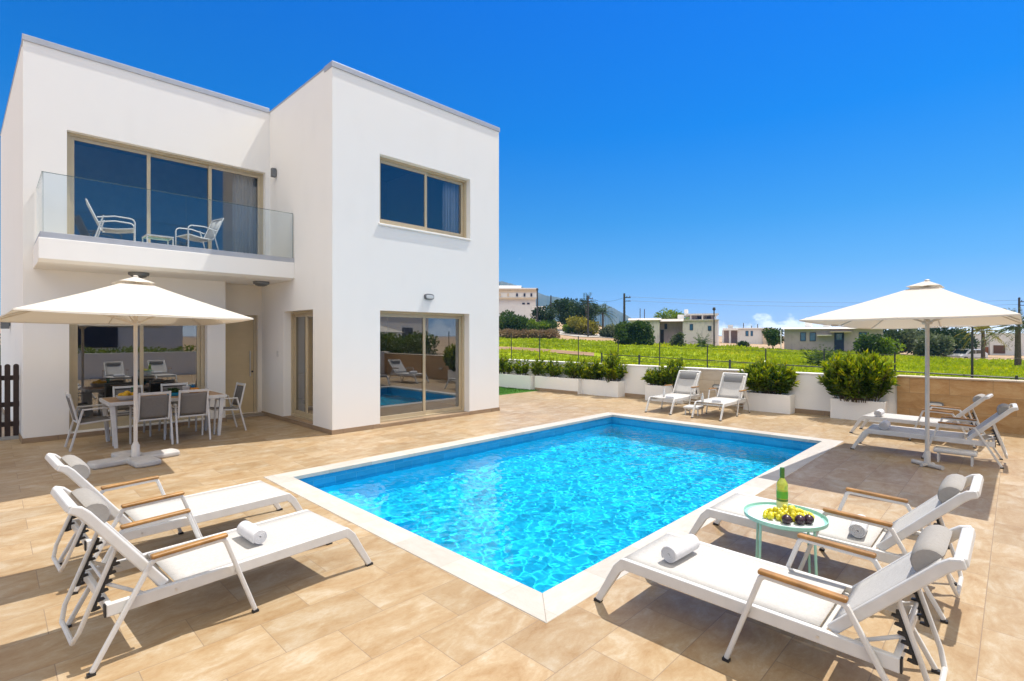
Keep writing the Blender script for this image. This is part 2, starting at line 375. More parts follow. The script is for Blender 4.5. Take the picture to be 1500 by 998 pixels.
# ------------------------------------------------------------------ camera, sun, sky
cam = bpy.data.cameras.new('camera'); co = bpy.data.objects.new('camera', cam); col.objects.link(co)
co.location = (0,0,1.75); co.rotation_euler = (R(90), 0, R(44.5-90))
cam.sensor_width = 36; cam.lens = 36*752/1500; cam.shift_y = -7/1500; cam.clip_end = 8000; cam.clip_start = .05
sc.camera = co
SUN = Vector((.44, -.115, 1)).normalized()
sd = bpy.data.lights.new('sun', 'SUN'); so = bpy.data.objects.new('sun', sd); col.objects.link(so)
so.rotation_euler = SUN.to_track_quat('Z', 'Y').to_euler(); sd.energy = 3.8; sd.angle = R(.5); sd.color = (1,.955,.89)
so.location = (5, -1, 20)
w = bpy.data.worlds.new('World'); sc.world = w; w.use_nodes = True
nt = w.node_tree; bg = nt.nodes['Background']
sky = nt.nodes.new('ShaderNodeTexSky'); sky.sky_type = 'NISHITA'; sky.sun_disc = False
sky.sun_elevation = math.asin(SUN.z); sky.sun_rotation = math.atan2(SUN.x, SUN.y); sky.altitude = 0; sky.air_density = 1.0; sky.dust_density = .0; sky.ozone_density = 2.0
tc = node(nt, 'ShaderNodeTexCoord'); sp = node(nt, 'ShaderNodeSeparateXYZ'); lk(nt, tc.outputs['Generated'], sp.inputs[0])
tint = ramp(nt, [(0,(.36,.48,.86)),(.03,(.42,.50,.85)),(.06,(.40,.47,.75)),(.12,(.22,.43,.66)),(.21,(.095,.40,.68)),(.36,(.0,.37,.80)),(.55,(.0,.36,.92)),(.78,(1.6,1.0,.6)),(1,(2.2,1.25,.6))], sp.outputs['Z'])  # the warm bright stops near the zenith are an added, unseen fill light
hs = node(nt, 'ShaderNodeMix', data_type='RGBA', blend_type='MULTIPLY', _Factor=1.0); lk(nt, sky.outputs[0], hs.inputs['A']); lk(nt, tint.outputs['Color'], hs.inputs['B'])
# low cumulus along the horizon, laid out by compass direction
cn = node(nt, 'ShaderNodeTexNoise', _Scale=26.0, _Detail=7.0, _Roughness=.55); cmap = node(nt, 'ShaderNodeMapping'); cmap.inputs['Scale'].default_value = (1,1,1.7); cmap.inputs['Location'].default_value = (.35,.1,0)
lk(nt, tc.outputs['Generated'], cmap.inputs['Vector']); lk(nt, cmap.outputs[0], cn.inputs['Vector'])
cl = node(nt, 'ShaderNodeMapRange'); cl.inputs['From Min'].default_value = 0.0; cl.inputs['From Max'].default_value = .05; cl.inputs['To Min'].default_value = .62; cl.inputs['To Max'].default_value = .0; lk(nt, sp.outputs['Z'], cl.inputs['Value'])
cs = node(nt, 'ShaderNodeMath', operation='ADD'); lk(nt, cn.outputs['Fac'], cs.inputs[0]); lk(nt, cl.outputs[0], cs.inputs[1])
cr = ramp(nt, [(.74, (0,0,0)), (.90, (1,1,1))], cs.outputs[0])
cm = node(nt, 'ShaderNodeMix', data_type='RGBA'); lk(nt, cr.outputs['Color'], cm.inputs['Factor']); lk(nt, hs.outputs['Result'], cm.inputs['A']); cm.inputs['B'].default_value = (8.6,8.7,8.8,1)
# bright cloud area added high behind the camera, unseen fill for the shaded walls
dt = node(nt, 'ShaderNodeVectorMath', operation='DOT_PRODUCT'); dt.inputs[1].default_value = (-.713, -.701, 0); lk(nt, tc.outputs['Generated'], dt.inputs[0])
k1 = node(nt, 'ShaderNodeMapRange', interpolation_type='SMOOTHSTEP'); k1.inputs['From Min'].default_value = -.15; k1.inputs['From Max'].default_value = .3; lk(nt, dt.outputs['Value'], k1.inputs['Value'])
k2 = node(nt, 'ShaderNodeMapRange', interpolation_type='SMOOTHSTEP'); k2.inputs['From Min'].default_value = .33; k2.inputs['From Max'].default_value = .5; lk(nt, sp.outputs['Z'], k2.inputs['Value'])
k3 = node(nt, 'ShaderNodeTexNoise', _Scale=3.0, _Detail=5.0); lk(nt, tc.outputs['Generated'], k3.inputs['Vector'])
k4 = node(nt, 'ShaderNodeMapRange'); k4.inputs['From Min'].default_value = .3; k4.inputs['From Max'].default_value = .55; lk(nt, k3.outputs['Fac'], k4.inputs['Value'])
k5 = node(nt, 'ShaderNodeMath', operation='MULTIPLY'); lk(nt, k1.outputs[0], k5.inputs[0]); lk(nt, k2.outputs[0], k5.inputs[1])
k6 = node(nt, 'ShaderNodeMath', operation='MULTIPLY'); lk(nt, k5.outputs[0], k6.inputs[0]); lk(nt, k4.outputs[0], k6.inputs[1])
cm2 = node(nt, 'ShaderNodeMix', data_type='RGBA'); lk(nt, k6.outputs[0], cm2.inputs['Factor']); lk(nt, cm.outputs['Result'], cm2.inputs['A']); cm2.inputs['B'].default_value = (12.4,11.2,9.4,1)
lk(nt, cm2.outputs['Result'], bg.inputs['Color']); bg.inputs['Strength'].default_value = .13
sc.view_settings.view_transform = 'Standard'; sc.view_settings.look = 'None'; sc.view_settings.gamma = 1; sc.view_settings.exposure = .585
sc.render.engine = 'CYCLES'
sc.cycles.use_denoising = True
sc.cycles.max_bounces = 10; sc.cycles.transparent_max_bounces = 16; sc.cycles.transmission_bounces = 8
sc.cycles.sample_clamp_indirect = 6

# ------------------------------------------------------------------ terrain
CA, SA = math.cos(R(44.5)), math.sin(R(44.5))
def spot(s, d): return (d*CA + s*d*SA, d*SA - s*d*CA)      # s = sideways per metre ahead, d = metres ahead
FS = np.array([-.6,-.03,.16,.28,.426,.6,.9,1.2]); FD = np.array([75,75,70,65,62,58,52,48]); FZ = np.array([1.6,1.4,1.0,.63,.27,-.05,-.75,-.8]); FSL = np.array([.09,.09,.06,.012,.004,.0,.0,.0])
def terr(u, v):
    u = np.asarray(u, float); v = np.asarray(v, float)
    d = u*CA + v*SA; s = (u*SA - v*CA)/np.maximum(d, 8)
    fd = np.interp(s, FS, FD); fz = np.interp(s, FS, FZ); sl = np.interp(s, FS, FSL)
    t = np.clip((d-14)/(fd-14), 0, 1)
    z = -.45 + (fz+.45)*t + np.clip(d-fd, 0, 60)*sl
    inside = (u > -7) & (u < 13.4) & (v > -4.5) & (v < 20)
    return np.where(inside, -2.4, z)
def T(u, v): return float(terr(u, v))
def sheet(name, U, V, zf, mat, kind='structure'):
    U, V = np.array(U), np.array(V)
    uu, vv = np.meshgrid(U, V); zz = zf(uu, vv)
    vs = np.stack([uu.ravel(), vv.ravel(), zz.ravel()], 1); n = len(U)
    mb = MB(); mb.v = [tuple(p) for p in vs]
    mb.f = [(j*n+i, j*n+i+1, (j+1)*n+i+1, (j+1)*n+i) for j in range(len(V)-1) for i in range(n-1)]; mb.m = [0]*len(mb.f)
    return mb.build(name, mat, None, True, kind=kind, up=True)
def axis_lines(edges):
    a = [-2200,-1200,-600,-300,-150,-80,-40,-20,-10]
    a = sorted(set(a + [round(x, 2) for x in list(np.arange(-4, 40, 2.0)) + list(np.arange(40, 160, 4.0))] + [200,300,500,900,1500,2200] + edges))
    return a
sheet('ground', axis_lines([-7.01,-6.99,13.39,13.41]), axis_lines([-4.51,-4.49,19.99,20.01]), terr, M['dirt'])
# the green field: rows of depth between the boundary wall and the far plots
def polar_sheet(name, ss, t0, t1, nt_, mat, lift, near=lambda s: 15.0, far=lambda s: np.interp(s, FS, FD)):
    mb = MB(); n = len(ss)
    for k in range(nt_+1):
        for s in ss:
            d0, d1 = near(s), far(s); d = d0 + (d1-d0)*k/nt_
            u, v = spot(s, d); mb.v.append((u, v, T(u, v)+lift))
    mb.f = [(k*n+i, k*n+i+1, (k+1)*n+i+1, (k+1)*n+i) for k in range(nt_) for i in range(n-1)]; mb.m = [0]*len(mb.f)
    return mb.build(name, mat, None, True, kind='structure')
SS = list(np.linspace(-.12, 1.6, 60))
def fnear(s): return max(15.5, 13.7/(CA+s*SA))
polar_sheet('field', SS, 0, 1, 40, M['field'], .06, fnear)
polar_sheet('dirt_track', list(np.linspace(-.12, .16, 16)), 0, 1, 3, M['track'], .11, lambda s: 44-40*max(0, s), lambda s: 49-46*max(0, s))
polar_sheet('road', list(np.linspace(.085, .2, 10)), 0, 1, 10, M['road'], .08, lambda s: 78+120*max(0,.13-s), lambda s: 86+260*max(0,.13-s))
# blades of grass and weeds over the field
def leaves(P, D, L, W, name, mat, parent=None, bend=.15, kind=None, mat2=None, first2=0):
    """many leaf blades as one mesh: P base points, D directions, L lengths, W widths"""
    n = len(P); P = np.asarray(P); D = np.asarray(D); D = D/np.linalg.norm(D, axis=1)[:, None]
    rv = rng.normal(size=(n, 3)); S = np.cross(D, rv); S /= np.linalg.norm(S, axis=1)[:, None]; N = np.cross(S, D)
    L = np.broadcast_to(L, (n,))[:, None]; W = np.broadcast_to(W, (n,))[:, None]
    mid = P + D*L*.5 + N*L*bend*.5
    V = np.stack([P, mid + S*W/2, P + D*L - N*L*bend*.4, mid - S*W/2], 1).reshape(-1, 3)
    me = bpy.data.meshes.new(name); me.vertices.add(4*n); me.vertices.foreach_set('co', V.ravel())
    me.loops.add(4*n); me.loops.foreach_set('vertex_index', np.arange(4*n)); me.polygons.add(n)
    me.polygons.foreach_set('loop_start', np.arange(0, 4*n, 4)); me.polygons.foreach_set('loop_total', np.full(n, 4)) if bpy.app.version < (4,1,0) else None
    me.update(calc_edges=True); me.validate(); me.materials.append(mat)
    if mat2: me.materials.append(mat2); me.polygons.foreach_set('material_index', (np.arange(len(me.polygons)) >= first2).astype(np.int32))
    o = bpy.data.objects.new(name, me); col.objects.link(o)
    if parent: o.parent = parent
    if kind: o['kind'] = kind
    return o
def blades():
    P = []; D = []; L = []; W = []
    N = 24000
    s = rng.uniform(-.1, 1.25, N); k = rng.uniform(0, 1, N)**1.5
    for i in range(N):
        n0 = fnear(s[i]) + .4; f0 = float(np.interp(s[i], FS, FD))
        d = n0 + (f0-n0)*k[i]; u, v = spot(s[i], d)
        if s[i] < .18 and 43.5-43*max(0, s[i]) < d < 49.5-46*max(0, s[i]): continue
        pat = math.sin(u*.35+1.3*math.sin(v*.22))*math.sin(v*.31+u*.1)
        h = (.10+.0022*d) * (1 + .9*max(0, pat)) * random.uniform(.5, 1.4)
        z = T(u, v)+.05
        for j in range(4):
            P.append((u+random.gauss(0, .12), v+random.gauss(0, .12), z)); D.append((random.gauss(0,.8), random.gauss(0,.8), 1)); L.append(h*random.uniform(.6,1.2)); W.append(h*random.uniform(.3,.6))
    return leaves(P, D, np.array(L), np.array(W), 'grass', M['grass'], kind='stuff')
blades()

# hills far behind
def hill(name, pts, d, depth, mat):
    """ridge from (s, height) points, a real ridge with a front and a back slope"""
    mb = MB(); n = len(pts); rows = [(-.5, 0), (-.3, .35), (-.12, .75), (0, 1), (.2, .7), (.6, 0)]
    for t, k in rows:
        for i, (s, h) in enumerate(pts):
            dd = d + depth*t + (random.uniform(-.04,.04)*depth if 0 < k < 1 else 0)
            u, v = spot(s, dd); mb.v.append((u, v, h*k*(random.uniform(.9,1.1) if 0 < k < 1 else 1) + (1-k)*-6))
    mb.f = [(r*n+i, r*n+i+1, (r+1)*n+i+1, (r+1)*n+i) for r in range(len(rows)-1) for i in range(n-1)]; mb.m = [0]*len(mb.f)
    return mb.build(name, mat, None, True, kind='structure')
def ridge(px):
    out = []
    for (x0, y0), (x1, y1) in zip(px, px[1:]):
        for k in range(14):
            t = k/14; out.append((x0+(x1-x0)*t, y0+(y1-y0)*t + random.uniform(-.35,.35)))
    out.append(px[-1]); return out
DH = 1500
hill('hills', [((x-750)/752, 1.75+(492-y)*DH/752) for x, y in ridge([(600,430),(700,415),(735,412),(760,419),(800,433),(835,439),(850,446),(868,449),(885,445),(900,452),(925,466),(950,478),(990,488),(1060,492)])], DH, 500, M['hill'])

# ------------------------------------------------------------------ deck, pool
PU0, PU1, PV0, PV1 = 2.61, 9.68, 2.277, 6.408; CW = .238
def frame_sheet(mb, x0, x1, y0, y1, hx0, hx1, hy0, hy1, z0, z1):
    mb.box(x0, x1, y0, hy0, z0, z1); mb.box(x0, x1, hy1, y1, z0, z1); mb.box(x0, hx0, hy0, hy1, z0, z1); mb.box(hx1, x1, hy0, hy1, z0, z1)
d = MB(); frame_sheet(d, -6.5, 12.9, -3.2, 10.85, PU0-CW, PU1+CW, PV0-CW, PV1+CW, -.25, 0)
d.box(-6.5, 8.5, 10.85, 14.0, -.25, 0); d.build('pool_deck', M['deck'], kind='structure')
c = MB(); ci = 0
x0, x1, y0, y1 = PU0-CW, PU1+CW, PV0-CW, PV1+CW
for q in ([(x0,y0),(x1,y0),(PU1-.02,PV0+.02),(PU0+.02,PV0+.02)], [(x1,y0),(x1,y1),(PU1-.02,PV1-.02),(PU1-.02,PV0+.02)], [(x1,y1),(x0,y1),(PU0+.02,PV1-.02),(PU1-.02,PV1-.02)], [(x0,y1),(x0,y0),(PU0+.02,PV0+.02),(PU0+.02,PV1-.02)]):
    c.cur = ci % 2; ci += 1; c.prism(q, -.045, .006, 'z')
c.build('pool_coping', [M['coping'], M['coping_end']], kind='structure', bevel=.006)
b_ = MB(); ZB = -1.2; ZM = -.34
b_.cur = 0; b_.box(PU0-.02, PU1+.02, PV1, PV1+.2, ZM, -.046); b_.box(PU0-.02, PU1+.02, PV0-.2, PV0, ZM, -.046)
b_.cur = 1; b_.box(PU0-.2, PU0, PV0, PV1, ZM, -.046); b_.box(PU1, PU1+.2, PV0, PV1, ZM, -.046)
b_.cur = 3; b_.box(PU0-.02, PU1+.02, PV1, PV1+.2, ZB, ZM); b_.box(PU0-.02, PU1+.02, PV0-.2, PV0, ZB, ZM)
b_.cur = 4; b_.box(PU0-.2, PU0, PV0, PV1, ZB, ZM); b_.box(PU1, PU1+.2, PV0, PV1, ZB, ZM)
b_.cur = 2; b_.box(PU0-.2, PU1+.2, PV0-.2, PV1+.2, ZB-.2, ZB)
for k in range(3): b_.box(PU0+.002, PU0+.30*(3-k), PV1-1.3, PV1-.002, ZB+.003, ZB+.3*(k+1))
basin = b_.build('pool_basin', [M['pool_band'], M['pool_band_x'], M['pool_floor'], M['pool_wall'], M['pool_wall_x']], kind='structure')
WZ = -.17
def waves():
    nx, ny = 640, 376
    X = np.linspace(PU0-.0, PU1+.0, nx); Y = np.linspace(PV0, PV1, ny); xx, yy = np.meshgrid(X, Y); z = np.zeros_like(xx)
    for i in range(52):
        lam = (.092*(1.021**i) if i < 44 else .35*1.14**(i-44))*rng.uniform(.95,1.05); a = rng.uniform(0, 2*PI)
        k = 2*PI/lam; z += (.0019 if i < 44 else .0014)*lam*np.sin(k*(xx*math.cos(a)+yy*math.sin(a)) + rng.uniform(0, 6.28))
    mb = MB(); mb.v = [tuple(p) for p in np.stack([xx.ravel(), yy.ravel(), WZ+z.ravel()], 1)]
    mb.f = [(j*nx+i, j*nx+i+1, (j+1)*nx+i+1, (j+1)*nx+i) for j in range(ny-1) for i in range(nx-1)]; mb.m = [0]*len(mb.f)
    return mb.build('pool_water', M['water'], None, True, kind='structure', up=True)
water = waves()
water.cycles.is_caustics_caster = True; basin.cycles.is_caustics_receiver = True; sd.cycles.is_caustics_light = True
# strip of turf beside the house
t = MB(); t.box(8.5, 12.9, 10.85, 15, -.25, .005); t.build('lawn', M['turf_base'], kind='structure')
P = np.stack([rng.uniform(9.5, 12.4, 9000), rng.uniform(10.86, 13, 9000), np.full(9000, .004)], 1)
leaves(P, np.stack([rng.normal(0,.4,9000), rng.normal(0,.4,9000), np.ones(9000)], 1), .035, .008, 'turf_grass', M['turf'], kind='stuff')
s_ = MB(); s_.box(-6.5, .38, 11.6, 14.5, -.3, -.02); s_.box(-6.5,.38,14.5,20,-.3,-.05)
s_.build('side_path', M['concrete'], kind='structure')

# ------------------------------------------------------------------ villa
villa = thing('villa', 'white two storey cube villa with balcony, beige window frames and flat roofs beside the pool', 'house', (4.243, 11.5, 0))
VO = Vector((4.243, 11.5, 0))
def vpart(mb, name, mat, parent=None, **kw):
    mb.v = [tuple(Vector(p)-VO) for p in mb.v]
    return mb.build(name, mat, parent or villa, **kw)
def wallgrid(mb, axis, pos, a0, a1, z0, z1, holes, th):
    """wall in the plane axis=pos, thickness th along +axis (may be negative), holes as (a0,a1,z0,z1)"""
    A = sorted(set([a0, a1] + [h[i] for h in holes for i in (0, 1)])); Z = sorted(set([z0, z1] + [h[i] for h in holes for i in (2, 3)]))
    def hole(i, j):
        if i < 0 or j < 0 or i >= len(A)-1 or j >= len(Z)-1: return True
        ca, cz = (A[i]+A[i+1])/2, (Z[j]+Z[j+1])/2
        return any(h[0] < ca < h[1] and h[2] < cz < h[3] for h in holes)
    def P(a, z, t): return (a, pos+t, z) if axis == 'y' else (pos+t, a, z)
    for i in range(len(A)-1):
        for j in range(len(Z)-1):
            if hole(i, j): continue
            q = [(A[i],Z[j]),(A[i+1],Z[j]),(A[i+1],Z[j+1]),(A[i],Z[j+1])]
            mb.add([P(a,z,0) for a,z in q], [(0,1,2,3)]); mb.add([P(a,z,th) for a,z in q], [(3,2,1,0)])
            for k, (di, dj) in enumerate(((0,-1),(1,0),(0,1),(-1,0))):
                if hole(i+di, j+dj):
                    p, r_ = q[k], q[(k+1) % 4]; mb.add([P(*p,0), P(*r_,0), P(*r_,th), P(*p,th)], [(0,1,2,3)])
def weld(mb):
    return mb
U0, U1, U2 = .38, 4.243, 8.335; VF, VL, VD = 8.62, 11.5, 11.97; HT = 6.56
# openings
W_UP = (5.19, 7.455, 3.885, 5.207); W_PAT = (5.197, 7.43, .06, 2.232)
W_SIDE = (9.395, 10.77, .085, 2.245); W_BAL = (.92, 4.15, 3.27, 5.25); W_DIN = (.95, 3.04, .10, 2.26); W_DOOR = (3.36, 4.16, .06, 2.2)
mb = MB(); wallgrid(mb, 'y', VF, U1, U2, .0, HT, [W_UP, W_PAT], .28); vpart(mb, 'wall', M['render'])
mb = MB(); wallgrid(mb, 'x', U1, VF+.28, 17.5, .0, HT, [W_SIDE], .26); vpart(mb, 'wall', M['render'])
mb = MB(); wallgrid(mb, 'x', U2, VF+.28, 17.5, .0, HT, [], -.26); vpart(mb, 'wall', M['render'])
mb = MB(); wallgrid(mb, 'y', 17.5, .19, U2, 0, HT, [], .26); vpart(mb, 'wall', M['render'])
mb = MB(); mb.prism([(U0,VL+.2605),(U0+.259,VL+.2605),(.46,17.499),(.19,17.499)], 0, HT+.04, 'z'); vpart(mb, 'wall', M['render'])
mb = MB(); wallgrid(mb, 'y', VL, U0, U1, 0, HT+.04, [W_DIN, W_BAL, (3.37, U1+.01, -.01, 2.85)], .26); vpart(mb, 'wall', M['render'])
mb = MB(); wallgrid(mb, 'y', VD, 3.0, U1, 0, 2.85, [W_DOOR], .2); mb.box(3.05, 3.365, VL+.262, VD-.002, 0, 2.85); vpart(mb, 'porch_wall', M['shade_tint_white'])
mb = MB(); mb.box(3.37, U1-.003, VL+.262, VD, 2.85, 2.95); vpart(mb, 'porch_ceiling', M['shade_tint_white'])
mb = MB(); mb.box(U1+.262, U2-.262, VF+.282, 17.49, HT-.35, HT-.15); mb.box(U0+.262, U1-.002, VL+.262, 17.49, HT-.32, HT-.12); vpart(mb, 'roof', M['grey_render'])
# zinc caps on the parapets
mb = MB(); mb.box(U1-.012, U2+.02, VF-.02, VF+.30, HT-.055, HT+.045); mb.box(U1-.008, U1+.27, VF+.302, 17.6, HT+.002, HT+.035); mb.box(U2-.27, U2+.02, VF+.302, 17.6, HT+.002, HT+.035)
mb.box(U0-.012, U1-.014, VL-.02, VL+.28, HT-.01, HT+.09); mb.prism([(U0-.012,VL+.282),(U0+.27,VL+.282),(.47,17.6),(.178,17.6)], HT+.042, HT+.075, 'z')
vpart(mb, 'parapet_cap', M['zinc'], bevel=.006)
# skirting
k = .016
for q in ((U1-k, W_PAT[0]-.001, VF-k, VF-.001, .082), (W_PAT[0]+.001, W_PAT[1]-.001, VF-k+.004, VF-.001, .0585), (W_PAT[1]+.001, U2+k, VF-k, VF-.001, .082),
          (U1-k, U1-.001, VF, W_SIDE[0], .082), (U1-k+.003, U1-.001, W_SIDE[0]+.001, W_SIDE[1]-.001, .08), (U1-k, U1-.001, W_SIDE[1]+.001, VD-.02, .082),
          (U0-k, 3.37, VL-k, VL-.001, .082), (3.371, 3.371+k, VL-k, VD-.02, .082), (3.39, U1-k-.001, VD-k, VD-.001, .055)):
    mb = MB(); mb.box(q[0],q[1],q[2],q[3],0,q[4]); vpart(mb, 'skirting', M['skirting'], bevel=.003)
mb = MB(); mb.prism([(U0-k,VL),(U0-.001,VL),(.189,17.5),(.19-k,17.5)], 0, .082, 'z'); vpart(mb, 'skirting', M['skirting'])
for q, ax in ((W_PAT, 'y'), (W_SIDE, 'x')):
    mb = MB()
    if ax == 'y': mb.box(q[0]+.003, q[1]-.003, VF-.010, VF+.168, q[2]+.001, q[2]+.006)
    else: mb.box(U1-.010, U1+.148, q[0]+.003, q[1]-.003, q[2]+.001, q[2]+.006)
    vpart(mb, 'threshold', M['skirting'])
# floors inside
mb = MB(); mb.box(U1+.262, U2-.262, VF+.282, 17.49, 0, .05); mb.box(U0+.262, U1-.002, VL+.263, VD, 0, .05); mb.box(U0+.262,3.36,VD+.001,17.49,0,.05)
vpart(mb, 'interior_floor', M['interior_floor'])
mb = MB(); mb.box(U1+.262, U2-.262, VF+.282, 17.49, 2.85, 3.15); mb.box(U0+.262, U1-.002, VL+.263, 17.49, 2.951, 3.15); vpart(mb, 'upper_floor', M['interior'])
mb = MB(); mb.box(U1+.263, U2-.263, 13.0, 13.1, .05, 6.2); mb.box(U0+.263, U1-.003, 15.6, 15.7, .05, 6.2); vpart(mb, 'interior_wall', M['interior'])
# windows: part = outer frame, sub-parts = sashes and panes
def window(name, axis, pos, hole, rec, sashes, fw=.05, bot=.05, glass='glass', flip=1):
    a0, a1, z0, z1 = hole; e = .002
    def bx(mb, p0, p1, q0, q1, t0, t1):
        t0, t1 = pos + flip*t0, pos + flip*t1
        if axis == 'y': mb.box(p0, p1, min(t0,t1), max(t0,t1), q0, q1)
        else: mb.box(min(t0,t1), max(t0,t1), p0, p1, q0, q1)
    f = MB(); D0, D1 = rec, rec+.09
    bx(f, a0+e, a0+fw, z0+e, z1-e, D0, D1); bx(f, a1-fw, a1-e, z0+e, z1-e, D0, D1)
    bx(f, a0+fw, a1-fw, z1-fw, z1-e, D0, D1); bx(f, a0+fw, a1-fw, z0+e, z0+bot, D0, D1)
    fo = vpart(f, name, M['beige_alu'], bevel=.004)
    n = len(sashes)-1; ia0, ia1 = a0+fw, a1-fw
    for i in range(n):
        s0, s1 = ia0+(ia1-ia0)*sashes[i], ia0+(ia1-ia0)*sashes[i+1]
        if i > 0: s0 -= .03
        if i < n-1: s1 += .03
        t = D0+.018 + (.036 if i % 2 else 0); w_ = .058
        q0, q1 = z0+bot+e, z1-fw-e
        sm = MB(); bx(sm, s0, s0+w_, q0, q1, t, t+.032); bx(sm, s1-w_, s1, q0, q1, t, t+.032)
        bx(sm, s0+w_, s1-w_, q1-w_, q1, t, t+.032); bx(sm, s0+w_, s1-w_, q0, q0+w_*1.3, t, t+.032)
        vpart(sm, 'sash', M['beige_alu'], fo, bevel=.003)
        g = MB(); t2 = t+.016; tt = pos+flip*t2
        if axis == 'y': g.add([(s0+w_-.004,tt,q0+w_*1.3-.004),(s1-w_+.004,tt,q0+w_*1.3-.004),(s1-w_+.004,tt,q1-w_+.004),(s0+w_-.004,tt,q1-w_+.004)], [(0,1,2,3)])
        else: g.add([(tt,s0+w_-.004,q0+w_*1.3-.004),(tt,s1-w_+.004,q0+w_*1.3-.004),(tt,s1-w_+.004,q1-w_+.004),(tt,s0+w_-.004,q1-w_+.004)], [(0,1,2,3)])
        vpart(g, 'pane', M[glass], fo)
    return fo
window('sliding_window', 'y', VF, W_UP, .13, [0,.52,1], glass='glass_up')
window('patio_door', 'y', VF, W_PAT, .17, [0,.52,1], bot=.04)
window('sliding_window', 'x', U1, W_SIDE, .15, [0,.5,1])
window('balcony_door', 'y', VL, W_BAL, .12, [0,.36,.69,1], glass='glass_up')
window('sliding_window', 'y', VL, W_DIN, .16, [0,.5,1], fw=.07, bot=.10)
mb = MB(); mb.box(W_UP[0]-.03, W_UP[1]+.0, VF-.03, VF+.129, W_UP[2]-.035, W_UP[2]+.001); so_ = vpart(mb, 'window_sill', M['render'], bevel=.006)
# front door
fd = MB(); a0, a1, z0, z1 = W_DOOR
fd.box(a0+.002, a0+.06, VD+.08, VD+.16, z0, z1-.002); fd.box(a1-.06, a1-.002, VD+.08, VD+.16, z0, z1-.002); fd.box(a0+.06, a1-.06, VD+.08, VD+.16, z1-.06, z1-.002)
door = vpart(fd, 'front_door', M['beige_alu'], bevel=.004)
dl = MB(); dl.box(a0+.062, a1-.062, VD+.10, VD+.14, z0+.005, z1-.062)
for k in range(14): dl.box(a0+.12, a1-.15, VD+.0965, VD+.101, z0+.16+k*.135, z0+.287+k*.135)
vpart(dl, 'door_leaf', M['door'], door, bevel=.002)
hd = MB(); hx = a1-.145; hd.tube([(hx, VD+.05, .86), (hx, VD+.05, 1.42)], .013, 10); hd.tube([(hx,VD+.05,.95),(hx,VD+.10,.95)], .008); hd.tube([(hx,VD+.05,1.33),(hx,VD+.10,1.33)], .008)
vpart(hd, 'handle', M['steel'], door, smooth='auto')
lc = MB(); lc.tube([(a1-.085,VD+.085,.96),(a1-.085,VD+.1,.96)], .02, 12); vpart(lc, 'lock', M['black'], door)
# balcony
BV = 10.22
bl = MB(); bl.prism([(BV, 2.89),(BV, 3.20),(VL-.001, 3.20),(VL-.001, 2.85),(BV+.12, 2.85)], .50, U1-.001, 'x')
balc = vpart(bl, 'balcony', M['render'], bevel=.006)
bl = MB(); bl.box(.58, U1-.003, BV+.075, VL-.003, 3.201, 3.265); vpart(bl, 'balcony_floor', M['stone_pale'], balc)
ch = MB(); ch.box(.52, U1-.002, BV+.012, BV+.07, 3.201, 3.29); ch.box(.52, .575, BV+.071, VL-.002, 3.201, 3.29); vpart(ch, 'rail_channel', M['zinc'], balc, bevel=.003)
def gpane(x0, x1, y0, y1, z0, z1, nm='glass_panel'):
    g = MB(); g.box(x0, x1, y0, y1, z0, z1); return vpart(g, nm, M['balglass'], balc)
gpane(.556, 2.38, BV+.035, BV+.047, 3.24, 4.17); gpane(2.39, U1-.02, BV+.035, BV+.047, 3.24, 4.17); gpane(.54, .552, BV+.049, VL-.01, 3.24, 4.17)
tr = MB(); tr.box(.535, U1-.02, BV+.0335, BV+.0485, 4.1705, 4.178); tr.box(.5385, .5535, BV+.05, VL-.01, 4.1705, 4.178); tr.box(.5525,.5555,BV+.034,BV+.048,3.24,4.17); tr.box(U1-.0195,U1-.016,BV+.034,BV+.048,3.24,4.17)
vpart(tr, 'glass_edge', plain('dark_green_glass_edge', (.08,.13,.13), .2), balc)
# curtains inside (hang from the ceilings)
def curtain(x0, x1, y, z0, z1, label, n=9):
    mb = MB(); N = n*6; 
    for i in range(N+1):
        t = i/N; x = x0+(x1-x0)*t; yy = y+.035*math.sin(t*n*2*PI)+.01*math.sin(t*23)
        mb.v += [(x, yy, z0), (x, yy+.01*math.sin(t*31), (z0+z1)/2), (x, yy*.7+y*.3, z1)]
    for i in range(N):
        for k in range(2): mb.f.append((i*3+k, (i+1)*3+k, (i+1)*3+k+1, i*3+k+1)); mb.m.append(0)
    o = mb.build('curtain', M['curtain'], None, True, solid=.003); return tag(o, label, 'curtain', 'curtains behind the upstairs glass')
curtain(3.60, 4.06, VL+.31, 3.17, 5.2, 'long white gathered curtain behind the right pane of the balcony door', 7)
curtain(6.95, 7.44, VF+.33, 3.6, 5.2, 'short white curtain behind the right pane of the upper square window', 6)
